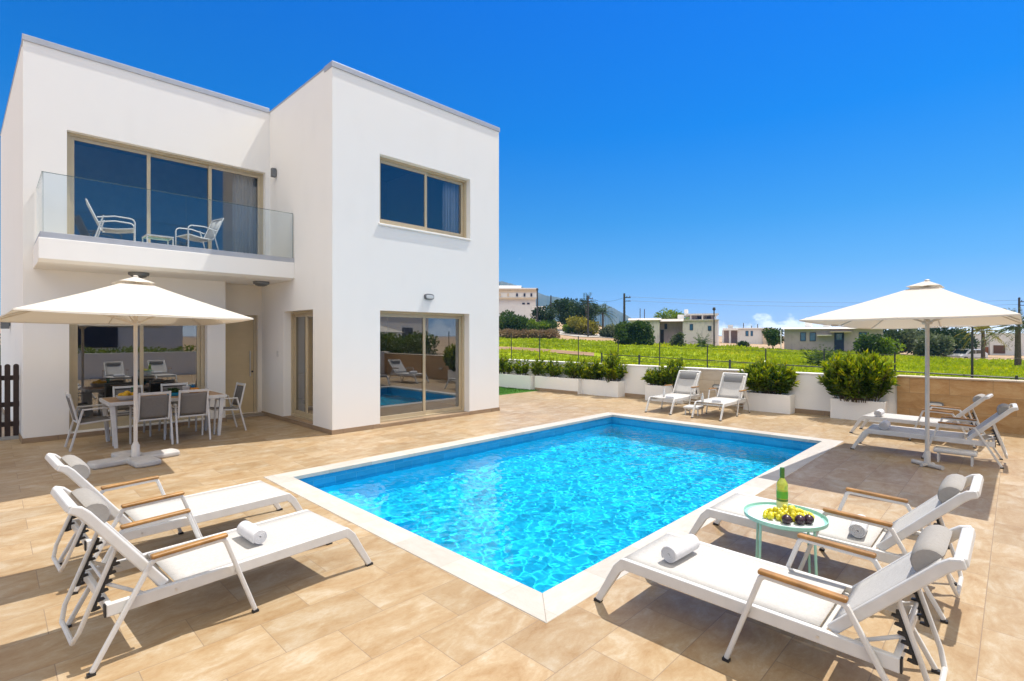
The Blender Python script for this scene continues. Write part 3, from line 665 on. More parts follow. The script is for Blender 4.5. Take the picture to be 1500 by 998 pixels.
# lamps and small fittings
def lamp_bulkhead(loc, rz, label, nm='wall_lamp', grp='outdoor lamps on the villa'):
    t = thing(nm, label, 'lamp', loc, rz, grp)
    b = MB(); n = 20
    pr = [(.115*abs(math.cos(a))**.6*(1 if math.cos(a) > 0 else -1), .06*abs(math.sin(a))**.6*(1 if math.sin(a) > 0 else -1)) for a in [2*PI*k/n for k in range(n)]]
    b.prism(pr, -.045, 0, 'y'); b.build('housing', M['lampgrey'], t, bevel=.008)
    g = MB(); g.prism([(x*.8, z*.62-.006) for x, z in pr], -.062, -.0455, 'y'); g.build('diffuser', M['diffuser'], t, bevel=.008)
    return t
lamp_bulkhead((6.32, VF-.001, 2.55), 0, 'oval grey bulkhead lamp on the white wall above the patio door')
def lamp_ceiling(loc, label):
    t = thing('ceiling_lamp', label, 'lamp', loc, 0, 'outdoor lamps on the villa')
    b = MB(); b.lathe([(.15,0),(.155,-.03),(.145,-.05)], 24); b.build('housing', M['lampgrey'], t, smooth='auto')
    g = MB(); g.lathe([(.125,-.0505),(.11,-.075),(.06,-.092),(.01,-.096)], 24); g.build('diffuser', M['lampgrey'], t, smooth='auto')
lamp_ceiling((1.82, 10.9, 2.849), 'round grey lamp under the balcony right above the dining parasol')
lamp_ceiling((3.87, 10.95, 2.849), 'round grey lamp under the balcony in front of the front door')
t = thing('sconce', 'small dark up and down sconce on the shaded wall above the balcony glass', 'lamp', (U1, 11.15, 5.18), 0, 'outdoor lamps on the villa')
b = MB(); b.box(-.10,-.012,-.045,.045,-.09,.09); b.build('housing', M['lampgrey'], t, bevel=.006); b = MB(); b.box(-.0118,-.001,-.03,.03,-.06,.06); b.build('back_plate', M['lampgrey'], t)
t = thing('sconce', 'small dark sconce on the side wall above the picket fence', 'lamp', (.289, 14.4, 2.0), R(1.8), 'outdoor lamps on the villa')
b = MB(); b.box(-.14,-.012,-.07,.07,-.11,.11); b.build('housing', M['lampgrey'], t, bevel=.006); b = MB(); b.box(-.0118,-.001,-.03,.03,-.06,.06); b.build('back_plate', M['lampgrey'], t)
b = MB(); b.box(U1-.014, U1-.0005, 11.02, 11.10, 1.31, 1.43); b.box(U1-.018, U1-.0145, 11.045, 11.075, 1.35, 1.39); o = vpart(b, 'doorbell', M['white_metal'], bevel=.003)
# furniture dimly seen inside
t = thing('sofa', 'dark charcoal sofa inside behind the dining window', 'sofa', (2.3, 13.6, .05))
b = MB(); b.box(-.9,.9,-.4,.4,.08,.42); b.build('seat', M['darksofa'], t, bevel=.04); b = MB(); b.box(-.9,.9,-.42,-.2,.43,.85); b.build('backrest', M['darksofa'], t, bevel=.05)
for sx in (-1,1):
    b = MB(); b.box(sx*.92-.1, sx*.92+.1, -.42, .4, .08, .6); b.build('armrest', M['darksofa'], t, bevel=.04)
t = thing('sideboard', 'long low sideboard standing inside behind the patio door', 'sideboard', (6.3, 12.6, .05))
b = MB(); b.box(-.9,.9,-.22,.22,.12,.75); b.build('cabinet', M['tabletop'], t, bevel=.01)
for sx in (-.8,.8):
    b = MB(); b.box(sx-.03,sx+.03,-.18,.18,0,.119); b.build('leg', M['black'], t)

# ------------------------------------------------------------------ boundary walls, planters
WU = 12.85
bw = thing('boundary_wall', 'low white rendered boundary wall behind the planters with beige stone panel', 'wall', (WU, 5, 0))
def bpart(mb, name, mat, org, parent, **kw):
    mb.v = [tuple(Vector(p)-Vector(org)) for p in mb.v]; return mb.build(name, mat, parent, **kw)
mb = MB(); mb.box(WU, WU+.2, 1.72, 4.84, -.5, .885); mb.box(WU, WU+.2, 5.86, 17, -.5, .885); mb.box(WU+.012, WU+.2, 4.8401, 5.8599, -.5, .885); bpart(mb, 'wall', M['render'], (WU,5,0), bw)
mb = MB(); mb.box(WU-.005, WU+.0118, 4.841, 5.859, .0, .9); bpart(mb, 'stone_panel', M['stone_pale'], (WU,5,0), bw)
mb = MB(); mb.box(WU-.02, WU+.22, 1.72, 17, .886, .915); bpart(mb, 'coping', M['render'], (WU,5,0), bw, bevel=.004)
mb = MB(); mb.box(WU-.014, WU-.001, 1.73, 4.84, 0, .1); mb.box(WU-.014, WU-.001, 5.86, 10.84, 0, .1); bpart(mb, 'skirting', M['skirting'], (WU,5,0), bw)
sw = thing('stone_wall', 'low tan stone clad wall behind the far right loungers', 'wall', (12.8, 0, 0))
mb = MB(); mb.box(12.8, 13.05, -3.2, 1.715, -.5, .92); bpart(mb, 'wall', M['stone_wall'], (12.8,0,0), sw)
mb = MB(); mb.box(12.78, 13.07, -3.2, 1.718, .921, .95); bpart(mb, 'coping', M['stone_pale'], (12.8,0,0), sw, bevel=.004)
for loc, lab in (((12.786, 1.12, .42), 'oval grey step lamp set in the tan stone wall'), ((WU-.008, 5.36, .47), 'oval grey step lamp set in the beige panel behind the far loungers')):
    o = lamp_bulkhead(loc, R(-90), lab, grp='step lamps in the boundary walls'); o.scale = (1.15,.5,.9)
rw = thing('boundary_wall', 'white boundary wall below the hedge along the right side of the deck', 'wall', (4, -3.3, 0))
mb = MB(); mb.box(-6.5, 13.05, -3.4, -3.201, -.5, 1.0); bpart(mb, 'wall', M['render'], (4,-3.3,0), rw)
mb = MB(); mb.box(-6.5, 13.05, -3.42, -3.19, 1.001, 1.03); bpart(mb, 'coping', M['render'], (4,-3.3,0), rw)

def shrub(name, label, loc, h, rad, nsh, per, lw, stretch=1.0, group='green shrubs growing in the white planters', mat='leaf_shrub', lean=.75):
    t = thing(name, label, 'shrub', loc, random.uniform(0,6), group) if stretch == 1.0 else thing(name, label, 'shrub', loc, 0, group)
    P = []; D = []; L = []; P2 = []; D2 = []; L2 = []; st = MB()
    for i in range(nsh):
        a = random.uniform(0, 2*PI); q = random.random()**.6
        tip = Vector((math.cos(a)*rad*q, math.sin(a)*rad*q*stretch, h*(1-(.22 if stretch > 1 else .45)*q*q)*random.uniform(.5,1.12)))
        b0 = Vector((math.cos(a)*rad*q*.25, math.sin(a)*rad*q*.55*stretch, 0))
        ctrl = (b0+tip)/2 + Vector((0,0,h*.12))
        bez = lambda t_: b0*(1-t_)**2 + ctrl*2*t_*(1-t_) + tip*t_*t_
        if i % 3 == 0: st.tube([bez(k/4) for k in range(5)], [.009,.008,.006,.005,.003], 5)
        for j in range(per):
            tt = random.uniform(.08, 1.0)**.8; p = bez(tt); d = (bez(min(1, tt+.05))-bez(tt-.05)).normalized()
            r_ = Vector((random.gauss(0,1), random.gauss(0,1), random.gauss(0,1))).normalized()
            dd = d*.55 + r_*lean + Vector((0,0,.15))
            if tt > .84: P2.append(tuple(p)); D2.append(tuple(dd+d*.5)); L2.append(lw*random.uniform(.5,1.1))
            else: P.append(tuple(p)); D.append(tuple(dd)); L.append(lw*random.uniform(.6,1.25))
    st.build('stems', M['bark'], t)
    leaves(P+P2, D+D2, np.array(L+L2), np.array(L+L2)*.29, 'foliage', M[mat], t, mat2=M['leaf_tip'], first2=len(P))
    return t
def planter(loc, lu, lv, h, label):
    """open box, front towards the pool; loc = centre at the ground"""
    t = thing('planter', label, 'planter', loc, 0, 'white planter boxes along the boundary wall')
    b = MB(); x, y, k = lu/2, lv/2, .03
    b.box(-x,x,-y,-y+k,0,h); b.box(-x,x,y-k,y,0,h); b.box(-x,-x+k,-y+k,y-k,0,h); b.box(x-k,x,-y+k,y-k,0,h); b.box(-x+k,x-k,-y+k,y-k,0,h-.1)
    b.build('box', M['render'], t, bevel=.004)
    s = MB(); s.box(-x+k+.001,x-k-.001,-y+k+.001,y-k-.001,h-.099,h-.05); s.build('soil', M['soil'], t)
    return t
PL = [(12.42, 12.1, .5, 1.95, .46, 'long white planter at the turf strip beside the house corner'),
      (12.55, 10.2, .5, 1.75, .46, 'long white planter with brown skirting left of the gap'),
      (12.66, 8.69, .36, 1.27, .45, 'white planter with two round shrubs right of the narrow gap'),
      (12.66, 6.65, .36, 1.1, .42, 'white planter mostly hidden behind the pair of far loungers'),
      (12.66, 4.1, .34, 1.02, .42, 'white planter right of the beige stone panel'),
      (12.70, 2.35, .30, .96, .42, 'white planter with the biggest shrub next to the tan stone wall')]
for u, v, lu, lv, h, lab in PL: planter((u, v, 0), lu, lv, h, lab)
mb = MB(); mb.box(12.29, 12.299, 9.34, 11.05, .0, .085); o = mb.build('skirting_strip', M['skirting']); tag(o, 'brown skirting strip along the foot of the long planter', 'skirting')
SH = [(12.42,12.55,.42,.62,.36,30,26,.12,'roundest bright shrub at the left end beside the house corner'),
      (12.42,11.75,.42,.55,.30,22,24,.11,'small loose shrub second from the house corner'),
      (12.5,11.05,.42,.58,.30,22,24,.11,'thin bushy shrub third from the house corner'),
      (12.52,10.45,.42,.6,.32,26,24,.11,'spreading yellow tipped shrub in the middle of the long planter'),
      (12.55,9.75,.42,.62,.32,26,24,.11,'upright yellow tipped shrub near the right end of the long planter'),
      (12.7,9.4,.3,.75,.28,22,24,.11,'tall loose shrub spilling over the gap between two planters'),
      (12.66,8.95,.41,.62,.34,30,26,.11,'left shrub of the two in the short white planter'),
      (12.66,8.3,.41,.85,.42,44,28,.12,'taller dark shrub right in the two shrub planter'),
      (12.66,6.95,.38,.5,.34,26,26,.12,'low shrub leaning out left behind the far loungers'),
      (12.66,6.4,.38,.78,.40,38,26,.12,'taller shrub behind the backrest of the far left lounger')]
for u, v, z, h, r_, n, per, lw, lab in SH: shrub('shrub', lab, (u, v, z), h, r_, int(n*1.7), int(per*1.15), lw)
shrub('shrub', 'wide dense shrub right of the beige stone panel', (12.64, 4.12, .38), .72, .42, 150, 34, .14, 1.45)
shrub('shrub', 'biggest dense shrub overflowing the planter by the tan stone wall', (12.6, 2.36, .38), .92, .44, 200, 36, .15, 1.5)
# hedge behind the right hand wall (seen mirrored in the patio door)
P = np.stack([rng.uniform(7.5, 13, 12000), rng.uniform(-4.4,-3.45, 12000), rng.uniform(.2, 1.85, 12000)], 1); P[:,2] += .12*np.sin(P[:,0]*2.7)
o = leaves(P, rng.normal(size=(12000,3))+np.array([0,.3,.4]), .15, .07, 'hedge', M['leaf_tree']); tag(o, 'tall dark hedge behind the right hand boundary wall', 'hedge')
P = np.stack([rng.uniform(-6.4, 7.3, 9000), rng.uniform(-4.2,-3.45, 9000), rng.uniform(.2, 1.22, 9000)], 1); P[:,2] += .06*np.sin(P[:,0]*3.1)
o = leaves(P, rng.normal(size=(9000,3))+np.array([0,.3,.4]), .13, .06, 'hedge', M['leaf_lime']); tag(o, 'low bright hedge peeping over the wall before the neighbour house', 'hedge')

P = np.stack([rng.uniform(13.5, 14.4, 14000), rng.uniform(-9.5,-1.0, 14000), rng.uniform(-.3, 1.75, 14000)], 1); P[:,2] += .14*np.sin(P[:,1]*2.3)
o = leaves(P, rng.normal(size=(14000,3))+np.array([-.3,0,.4]), .15, .07, 'hedge', M['leaf_shrub']); tag(o, 'tall green hedge outside the end of the tan stone wall', 'hedge')
t = thing('neighbour_house', 'white neighbour house with one dark window beyond the hedge behind the tan stone wall', 'house', (22, -15, -.45), R(-35))
b = MB(); b.box(-5,5,-5,0,0,4.4); b.build('wall', M['render'], t); b = MB(); b.box(-5.2,5.2,-5.2,.2,4.401,4.6); b.build('roof', M['render'], t)
f = MB(); f.box(-1,1,.003,.06,1.4,2.8); f.build('window', M['navy'], t)

# railing on the outside of the wall, and the taller wire fence
rl = thing('railing', 'dark metal railing with square posts just behind the boundary wall', 'railing', (13.2, 5, 0))
mb = MB(); pts = [(13.2, v, .97+.023*v) for v in np.arange(-3.0, 9.4, .4)]; mb.tube([(p[0]-13.2,p[1]-5,p[2]) for p in pts], .012, 6); mb.tube([(p[0]-13.2,p[1]-5,p[2]-.15) for p in pts], .006, 6); mb.build('rail', M['fence_metal'], rl)
for v in np.arange(-2.6, 9.4, 1.3):
    mb = MB(); mb.box(-.02,.02,v-5-.02,v-5+.02,.3,1.02+.023*v); mb.build('post', M['fence_metal'], rl)
wf = thing('wire_fence', 'tall thin wire fence with slim posts in front of the green field', 'fence', (13.6, 6, 0))
for v, zt in ((13.4,1.84),(12.0,1.84),(10.3,1.74),(8.77,1.64),(7.37,1.58),(5.96,1.5),(4.47,1.42),(3.19,1.45),(1.86,1.40),(.62,1.92),(-.8,1.6)):
    mb = MB(); mb.tube([(0,v-6,-.5),(0,v-6,zt)], .016, 6); mb.build('post', M['fence_metal'], wf)
mb = MB()
for dz in (0,.35): mb.tube([(0, v-6, 1.32-dz+.012*v) for v in np.arange(-3, 15, .9)], .0035, 4)
mb.build('wire', M['wire'], wf)

# ------------------------------------------------------------------ picket fence at the left of the house
pf = thing('picket_fence', 'dark brown wooden picket fence with rounded tops beside the house', 'fence', (.36, 12.1, 0))
for k in range(13):
    x = -.045-.105*k; mb = MB(); n = 6
    mb.prism([(x-.036,.06),(x+.036,.06),(x+.036,1.24)]+[(x+.036*math.cos(PI*i/n), 1.24+.034*math.sin(PI*i/n)) for i in range(1,n)]+[(x-.036,1.24)], -.012, .012, 'y')
    mb.build('picket', M['dark_wood'], pf, bevel=.003)
for z in (.22, .55, 1.0):
    mb = MB(); mb.box(-1.4,-.005,.0125,.045,z,z+.08); mb.build('rail', M['dark_wood'], pf)
mb = MB(); mb.box(-1.4,-.005,-.03,.05,.0,.05); mb.build('kerb', M['concrete'], pf)

# ------------------------------------------------------------------ sun loungers
def lounger(beta, roll=True):
    t = empty('sun_lounger'); W = .315; cb, sb = math.cos(beta), math.sin(beta); hx, hz = 1.36, .315
    wm = M['white_metal']
    f = MB()
    for s in (-1, 1):
        y0, y1 = sorted((s*W, s*(W-.034)))
        f.strip([(.205,.305),(1.62,.297)], .068, y0, y1)
    for x in (.24, .75, 1.30): f.box(x-.015, x+.015, -W+.035, W-.035, .272, .302)
    f.box(1.59, 1.618, -W+.035, W-.035, .27, .325)
    f.build('frame', wm, t, bevel=.006)
    for s in (-1, 1):
        y0, y1 = sorted((s*W, s*(W-.034)))
        l = MB(); l.strip([(.018,.012),(.165,.262),(.21,.3035),(.235,.305)], [.042,.058,.066,.066], y0+.001, y1-.001); lo = l.build('leg', wm, t, bevel=.006)
        c_ = MB(); c_.box(-.008,.04,y0-.002,y1+.002,0,.016); c_.build('foot_cap', M['black'], lo)
        e = MB(); e.box(1.6205,1.628,y0+.002,y1-.002,.266,.33); e.build('end_cap', M['black'], t)
    for s in (-1, 1):
        for xx in (.98, 1.30):
            q = MB(); q.tube([(xx, s*(W-.001), .297), (xx, s*(W+.004), .297)], .007, 10); q.build('bolt', M['steel'], t)
    # seat sling
    s_ = MB(); n = 14
    for i in range(n+1):
        x = .20+(1.30-.20)*i/n
        for j in range(7):
            y = -W+.034+(2*W-.068)*j/6; s_.v.append((x, y, .333-.010*math.sin(PI*j/6)*math.sin(PI*i/n)))
    s_.f = [(i*7+j, (i+1)*7+j, (i+1)*7+j+1, i*7+j+1) for i in range(n) for j in range(6)]; s_.m = [0]*len(s_.f)
    s_.build('seat', M['sling'], t, True, solid=.004)
    # backrest, built flat along x then tilted about the hinge
    Lb = .72; Mx = Matrix.Translation((hx,0,hz)) @ Matrix.Rotation(-beta, 4, 'Y')
    b = MB()
    wb = W-.038
    for s in (-1, 1):
        y0, y1 = sorted((s*wb, s*(wb-.03)))
        b.strip([(0,.02),(.595,.02),(.64,.014),(.676,-.006)], [.052,.052,.05,.044], y0, y1)
    b.strip([(.642,.012),(.66,.003),(.682,-.012)], .04, -wb+.03, wb-.03); b.box(.0,.03,-wb+.031,wb-.031,-.01,.02)
    b.xf(Mx); bo = b.build('backrest', wm, t, bevel=.008)
    b = MB(); n = 10
    for i in range(n+1):
        x = .02+.585*i/n
        for j in range(7):
            y = -wb+.03+(2*wb-.06)*j/6; b.v.append((x, y, .040-.012*math.sin(PI*j/6)*math.sin(PI*i/n)))
    b.f = [(i*7+j, (i+1)*7+j, (i+1)*7+j+1, i*7+j+1) for i in range(n) for j in range(6)]; b.m = [0]*len(b.f)
    b.xf(Mx); b.build('back_sling', M['sling'], bo, True, solid=.004)
    p = MB(); n = 16; hw = .2
    if roll: sec = [(.55+.068*math.cos(a)*(1.1), .043+(.072*math.sin(a) if math.sin(a) > 0 else .012*math.sin(a))) for a in [2*PI*k/n for k in range(n)]]
    else: sec = [(.52+.1*math.cos(a), .043+(.045*math.sin(a) if math.sin(a) > 0 else .008*math.sin(a))) for a in [2*PI*k/n for k in range(n)]]
    ys = [(-hw,.86),(-hw+.012,.97),(-hw*.5,1.02),(hw*.5,1.02),(hw-.012,.97),(hw,.86)]
    for y, k in ys:
        for q in sec: p.v.append((.545+(q[0]-.545)*k if roll else q[0], y, .043+(q[1]-.043)*k))
    for r_ in range(len(ys)-1):
        for k in range(n):
            l = (k+1) % n; p.f.append((r_*n+k, r_*n+l, (r_+1)*n+l, (r_+1)*n+k))
    p.f += [tuple(range(n)), tuple((len(ys)-1)*n+k for k in range(n-1,-1,-1))]; p.m = [0]*len(p.f)
    p.xf(Mx); po = p.build('pillow', M['pillow' if roll else 'pad'], bo, smooth='auto')
    # armrests: bent tube legs and a teak pad
    for s in (-1, 1):
        y = s*(W+.019)
        a = MB(); a.strip([(.87,.014),(1.045,.505),(1.065,.518),(1.405,.508),(1.425,.495),(1.685,.014)], .026, y-.012, y+.012)
        ao = a.build('armrest', wm, t, bevel=.007)
        pd = MB(); pd.strip([(1.035,.538),(1.43,.527)], .024, y-.022, y+.022); pd.build('arm_pad', M['teak'], ao, bevel=.010, seg=3)
        for xx in (.852, 1.668):
            c_ = MB(); c_.box(xx,xx+.036,y-.014,y+.014,0,.015); c_.build('foot_cap', M['black'], ao)
    # back support with ratchet teeth
    ax, az = hx+.36*cb-.02*sb, hz+.36*sb-.02*cb; bx_, bz_ = 1.735, .12
    g = MB(); ww = .21
    g.tube([(ax,-ww,az),(bx_-.02,-ww,bz_+.07),(bx_,-ww+.05,bz_),(bx_,ww-.05,bz_),(bx_-.02,ww,bz_+.07),(ax,ww,az)], .0125, 8)
    g.tube([(ax,-ww-.04,az),(ax,ww+.04,az)], .010, 8)
    so_ = g.build('support_frame', wm, t, smooth='auto')
    dx, dz = bx_-.02-ax, bz_+.07-az; Ld = math.hypot(dx, dz); dx /= Ld; dz /= Ld; nx_, nz_ = dz, -dx
    if nx_ > 0: nx_, nz_ = -nx_, -nz_
    for s in (-1, 1):
        r_ = MB(); pts = []
        for k in range(6):
            q = .06+k*(Ld-.16)/6; st = (Ld-.16)/6
            cx, cz = ax+dx*q, az+dz*q
            o1 = .012
            poly = [(cx+nx_*o1, cz+nz_*o1), (cx+dx*st*.98+nx_*o1, cz+dz*st*.98+nz_*o1), (cx+dx*st*.9+nx_*.026, cz+dz*st*.9+nz_*.026), (cx+dx*st*.55+nx_*.05, cz+dz*st*.55+nz_*.05), (cx+dx*st*.4+nx_*.044, cz+dz*st*.4+nz_*.044), (cx+dx*st*.5+nx_*.026, cz+dz*st*.5+nz_*.026), (cx+nx_*.024, cz+nz_*.024)]
            r_.prism(poly, s*ww-.010, s*ww+.010, 'y')
        r_.build('ratchet', M['black'], so_)
    # prop bracket from the rails to the teeth
    g = MB(); q = .45*Ld; mx, mz = ax+dx*q+nx_*.03, az+dz*q+nz_*.03
    g.tube([(1.44,-.23,.30),(mx,-.20,mz),(mx,.20,mz),(1.44,.23,.30)], .010, 8)
    g.build('prop_bracket', wm, t, smooth='auto')
    return t
GL = 'sun loungers around the pool'
LA = lounger(R(54)); LC = lounger(R(46)); LG = lounger(R(55), False)
def setl(o, label, loc, rz):
    tag(o, label, 'sun lounger', GL); o.location = loc; o.rotation_euler = (0,0,rz); return o
setl(LA, 'front left white lounger with a rolled towel on its seat', (2.03, 3.825, 0), R(183.3))
setl(copy_tree(LA), 'rear left white lounger beside the parasol base with nothing on its seat', (2.07, 4.975, 0), R(183.0))
setl(LC, 'nearest right white lounger with a rolled towel at its foot end', (3.115, 1.985, 0), R(-90))
setl(copy_tree(LC), 'white lounger just behind the mint drinks table with a towel by its backrest', (4.42, 2.0, 0), R(-90))
LF = setl(copy_tree(LC), 'white lounger under the right parasol nearest to its pole', (9.63, 1.83, 0), R(-88.5))
setl(copy_tree(LC), 'white lounger beyond the right parasol pole next to the stone wall', (11.18, 2.12, 0), R(-94))
setl(LG, 'far left white lounger facing the pool in front of the planters', (10.5, 5.74, 0), R(2))
setl(copy_tree(LG), 'far right white lounger of the pair facing the pool by the beige panel', (10.46, 4.62, 0), R(2))

# ------------------------------------------------------------------ towels, small things
def roll_towel(loc, rz, label, L=.27, r=.049):
    mb = MB(); n = 90; T_ = 4.2
    sp_ = [((r*(1-.9*k/n))*math.cos(2*PI*T_*k/n-.6), (r*(1-.9*k/n))*math.sin(2*PI*T_*k/n-.6)) for k in range(n+1)]
    for x in (-L/2, -L/2+.012, 0, L/2-.012, L/2):
        k = 1.0 if abs(x) < L/2-.001 else .965
        for q in sp_: mb.v.append((x, q[0]*k, q[1]*k + r))
    m_ = n+1
    for a in range(4):
        for i in range(n): mb.f.append((a*m_+i, a*m_+i+1, (a+1)*m_+i+1, (a+1)*m_+i)); mb.m.append(0)
    o = mb.build('towel', M['towel'], None, True, solid=.009); o.location = loc; o.rotation_euler = (0,0,rz)
    return tag(o, label, 'towel', 'rolled white towels on the loungers')
roll_towel((1.275, 3.78, .338), R(93), 'rolled white towel on the front left lounger')
roll_towel((3.10, 1.53, .338), R(-3), 'rolled white towel at the foot of the nearest right lounger', .30, .052)
roll_towel((4.36, .80, .338), R(5), 'rolled white towel against the backrest behind the mint table', .26, .05)
roll_towel((9.50, 1.42, .338), R(2), 'rolled white towel on the lounger under the right parasol', .30, .06)
roll_towel((10.98, 1.72, .338), R(0), 'rolled white towel on the lounger by the stone wall', .30, .055)
def fold_towel(loc, label):
    mb = MB()
    for k in range(3): mb.box(-.13+.004*k,.13-.003*k,-.09+.003*k,.09,k*.017,k*.017+.015)
    o = mb.build('towel', M['towel'], None, bevel=.006); o.location = loc; o.rotation_euler = (0,0,.4); return tag(o, label, 'towel', 'folded towels on the far loungers')
fold_towel((10.86, 5.62, .336), 'small folded towel on the far left lounger by the planters')
fold_towel((10.92, 4.58, .336), 'small folded towel on the far right lounger by the beige panel')
def lotion(loc, label, h):
    t = thing('lotion_bottle', label, 'bottle', loc, 0, 'white lotion bottles on the far loungers')
    b = MB(); b.lathe([(.024,0),(.027,.01),(.027,h*.62),(.014,h*.74)], 14); b.build('body', M['white_metal'], t, smooth='auto')
    b = MB(); b.lathe([(.016,h*.741),(.016,h*.95),(.012,h)], 12); b.build('cap', M['white_metal'], t, smooth='auto')
lotion((10.98, 5.84, .336), 'slim white lotion bottle standing on the far left lounger', .17)
lotion((10.62, 4.76, .336), 'bigger white lotion bottle standing on the far right lounger', .20)
def low_tray(loc, rz, label, lx, ly):
    t = thing('low_side_table', label, 'side table', loc, rz, 'low white side tables by the loungers')
    b = MB(); b.box(-lx/2,lx/2,-ly/2,ly/2,.13,.19); b.build('tabletop', M['white_metal'], t, bevel=.025, seg=3)
    for sx in (-1,1):
        for sy in (-1,1):
            l = MB(); l.box(sx*lx*.38-.012,sx*lx*.38+.012,sy*ly*.38-.012,sy*ly*.38+.012,0,.1295); l.build('leg', M['white_metal'], t)
low_tray((9.30, .6, 0), 0, 'low white side table beside the lounger under the right parasol', .2, .46)
low_tray((10.98, 5.12, 0), .1, 'low white side table between the two far loungers', .36, .36)

# mint drinks table with bottle and fruit
TC = (3.88, 1.15)
t = thing('drinks_table', 'small round mint green tray table between the two right loungers', 'side table', (TC[0], TC[1], 0), R(-45.5+22))
b = MB(); b.lathe([(.0,.478),(.25,.478),(.260,.484),(.262,.508),(.258,.509),(.255,.492),(.245,.4865),(.0,.4865)], 40); b.build('tray', M['mint'], t, smooth='auto')
b = MB(); b.lathe([(.0,.4868),(.236,.4868),(.236,.4885),(0,.4885)], 40); b.build('tray_surface', plain('pale_tray_enamel', (.66,.72,.72), .25), t)
for k in range(4):
    a = k*PI/2; l = MB(); l.tube([(.225*math.cos(a), .225*math.sin(a), .477), (.245*math.cos(a), .245*math.sin(a), 0)], .0085, 8); l.build('leg', M['mint'], t, smooth='auto')
t = thing('wine_bottle', 'green glass white wine bottle with a green label on the mint table', 'bottle', (4.04, 1.215, .4886))
m_, nt_, b_n = newmat('green_bottle_glass'); b_n.inputs['Base Color'].default_value = (.66,.72,.12,1); b_n.inputs['Roughness'].default_value = .05; b_n.inputs['Transmission Weight'].default_value = .5; b_n.inputs['IOR'].default_value = 1.45
b = MB(); b.lathe([(.0,.004),(.034,0),(.0375,.006),(.0375,.175),(.034,.195),(.018,.222),(.0145,.235),(.0145,.262)], 24); b.build('body', m_, t, smooth='auto')
b = MB(); b.lathe([(.0155,.2625),(.0155,.302),(.0,.303)], 20); b.lathe([(.0158,.228),(.0158,.262)], 20); b.build('capsule', plain('green_foil', (.05,.17,.02), .35), t, smooth='auto')
b = MB(); b.lathe([(.0382,.085),(.0382,.135)], 24); b.build('label', plain('green_paper_label', (.10,.36,.03), .6), t, smooth='auto')
b = MB(); b.lathe([(.0382,.066),(.0382,.078)], 24); b.build('label', plain('dark_green_label_band', (.06,.14,.02), .6), t, smooth='auto')
b = MB(); b.lathe([(.0382,.015),(.0382,.062)], 24); b.build('label', plain('pale_yellow_label', (.62,.64,.25), .6), t, smooth='auto')
def grapes(name, label, loc, n, spread, r, mat, cat='grapes'):
    mb = MB()
    for i in range(n):
        a = random.uniform(0,2*PI); q = math.sqrt(random.random()); z = r*.9 + (1-q)*spread[2]*random.random()
        mb.ball((spread[0]*q*math.cos(a), spread[1]*q*math.sin(a), z), r*random.uniform(.85,1.1), 9, 6, (1,1,1.12))
    o = mb.build(name, mat, None, True); o.location = loc; o.rotation_euler = (0,0,R(-45)); return tag(o, label, cat)
mg, ng, bgn = newmat('green_grape_skin'); bgn.inputs['Base Color'].default_value = (.66,.58,.025,1); bgn.inputs['Roughness'].default_value = .25; bgn.inputs['Subsurface Weight'].default_value = .3; bgn.inputs['Subsurface Radius'].default_value = (.01,.01,.003)
gb = grapes('grapes', 'bunch of yellow green grapes heaped on the mint table', (3.87, 1.13, .4886), 105, (.165,.095,.085), .0178, mg)
mp_ = plain('dark_plum_skin', (.035,.012,.022), .3, 0, .4, 40)
for k, (px, py) in enumerate(((-.075,.0),(0,-.012),(.072,.0))):
    mb = MB(); mb.ball((0,0,.03), .033, 14, 9, (1.1,1,.95)); mb.tube([(0,0,.06),(.002,.002,.07)], .002, 5)
    a = R(-45.5); fx = 3.80 + px*math.cos(a)*1.0; fy = 1.045 + px*math.sin(a)+py
    o = mb.build('plum', mp_, None, True); o.location = (fx, fy, .4886)
    tag(o, ['left dark plum in front of the green grapes', 'middle dark plum in front of the green grapes', 'right dark plum in front of the green grapes'][k], 'plum', 'dark plums on the mint table')

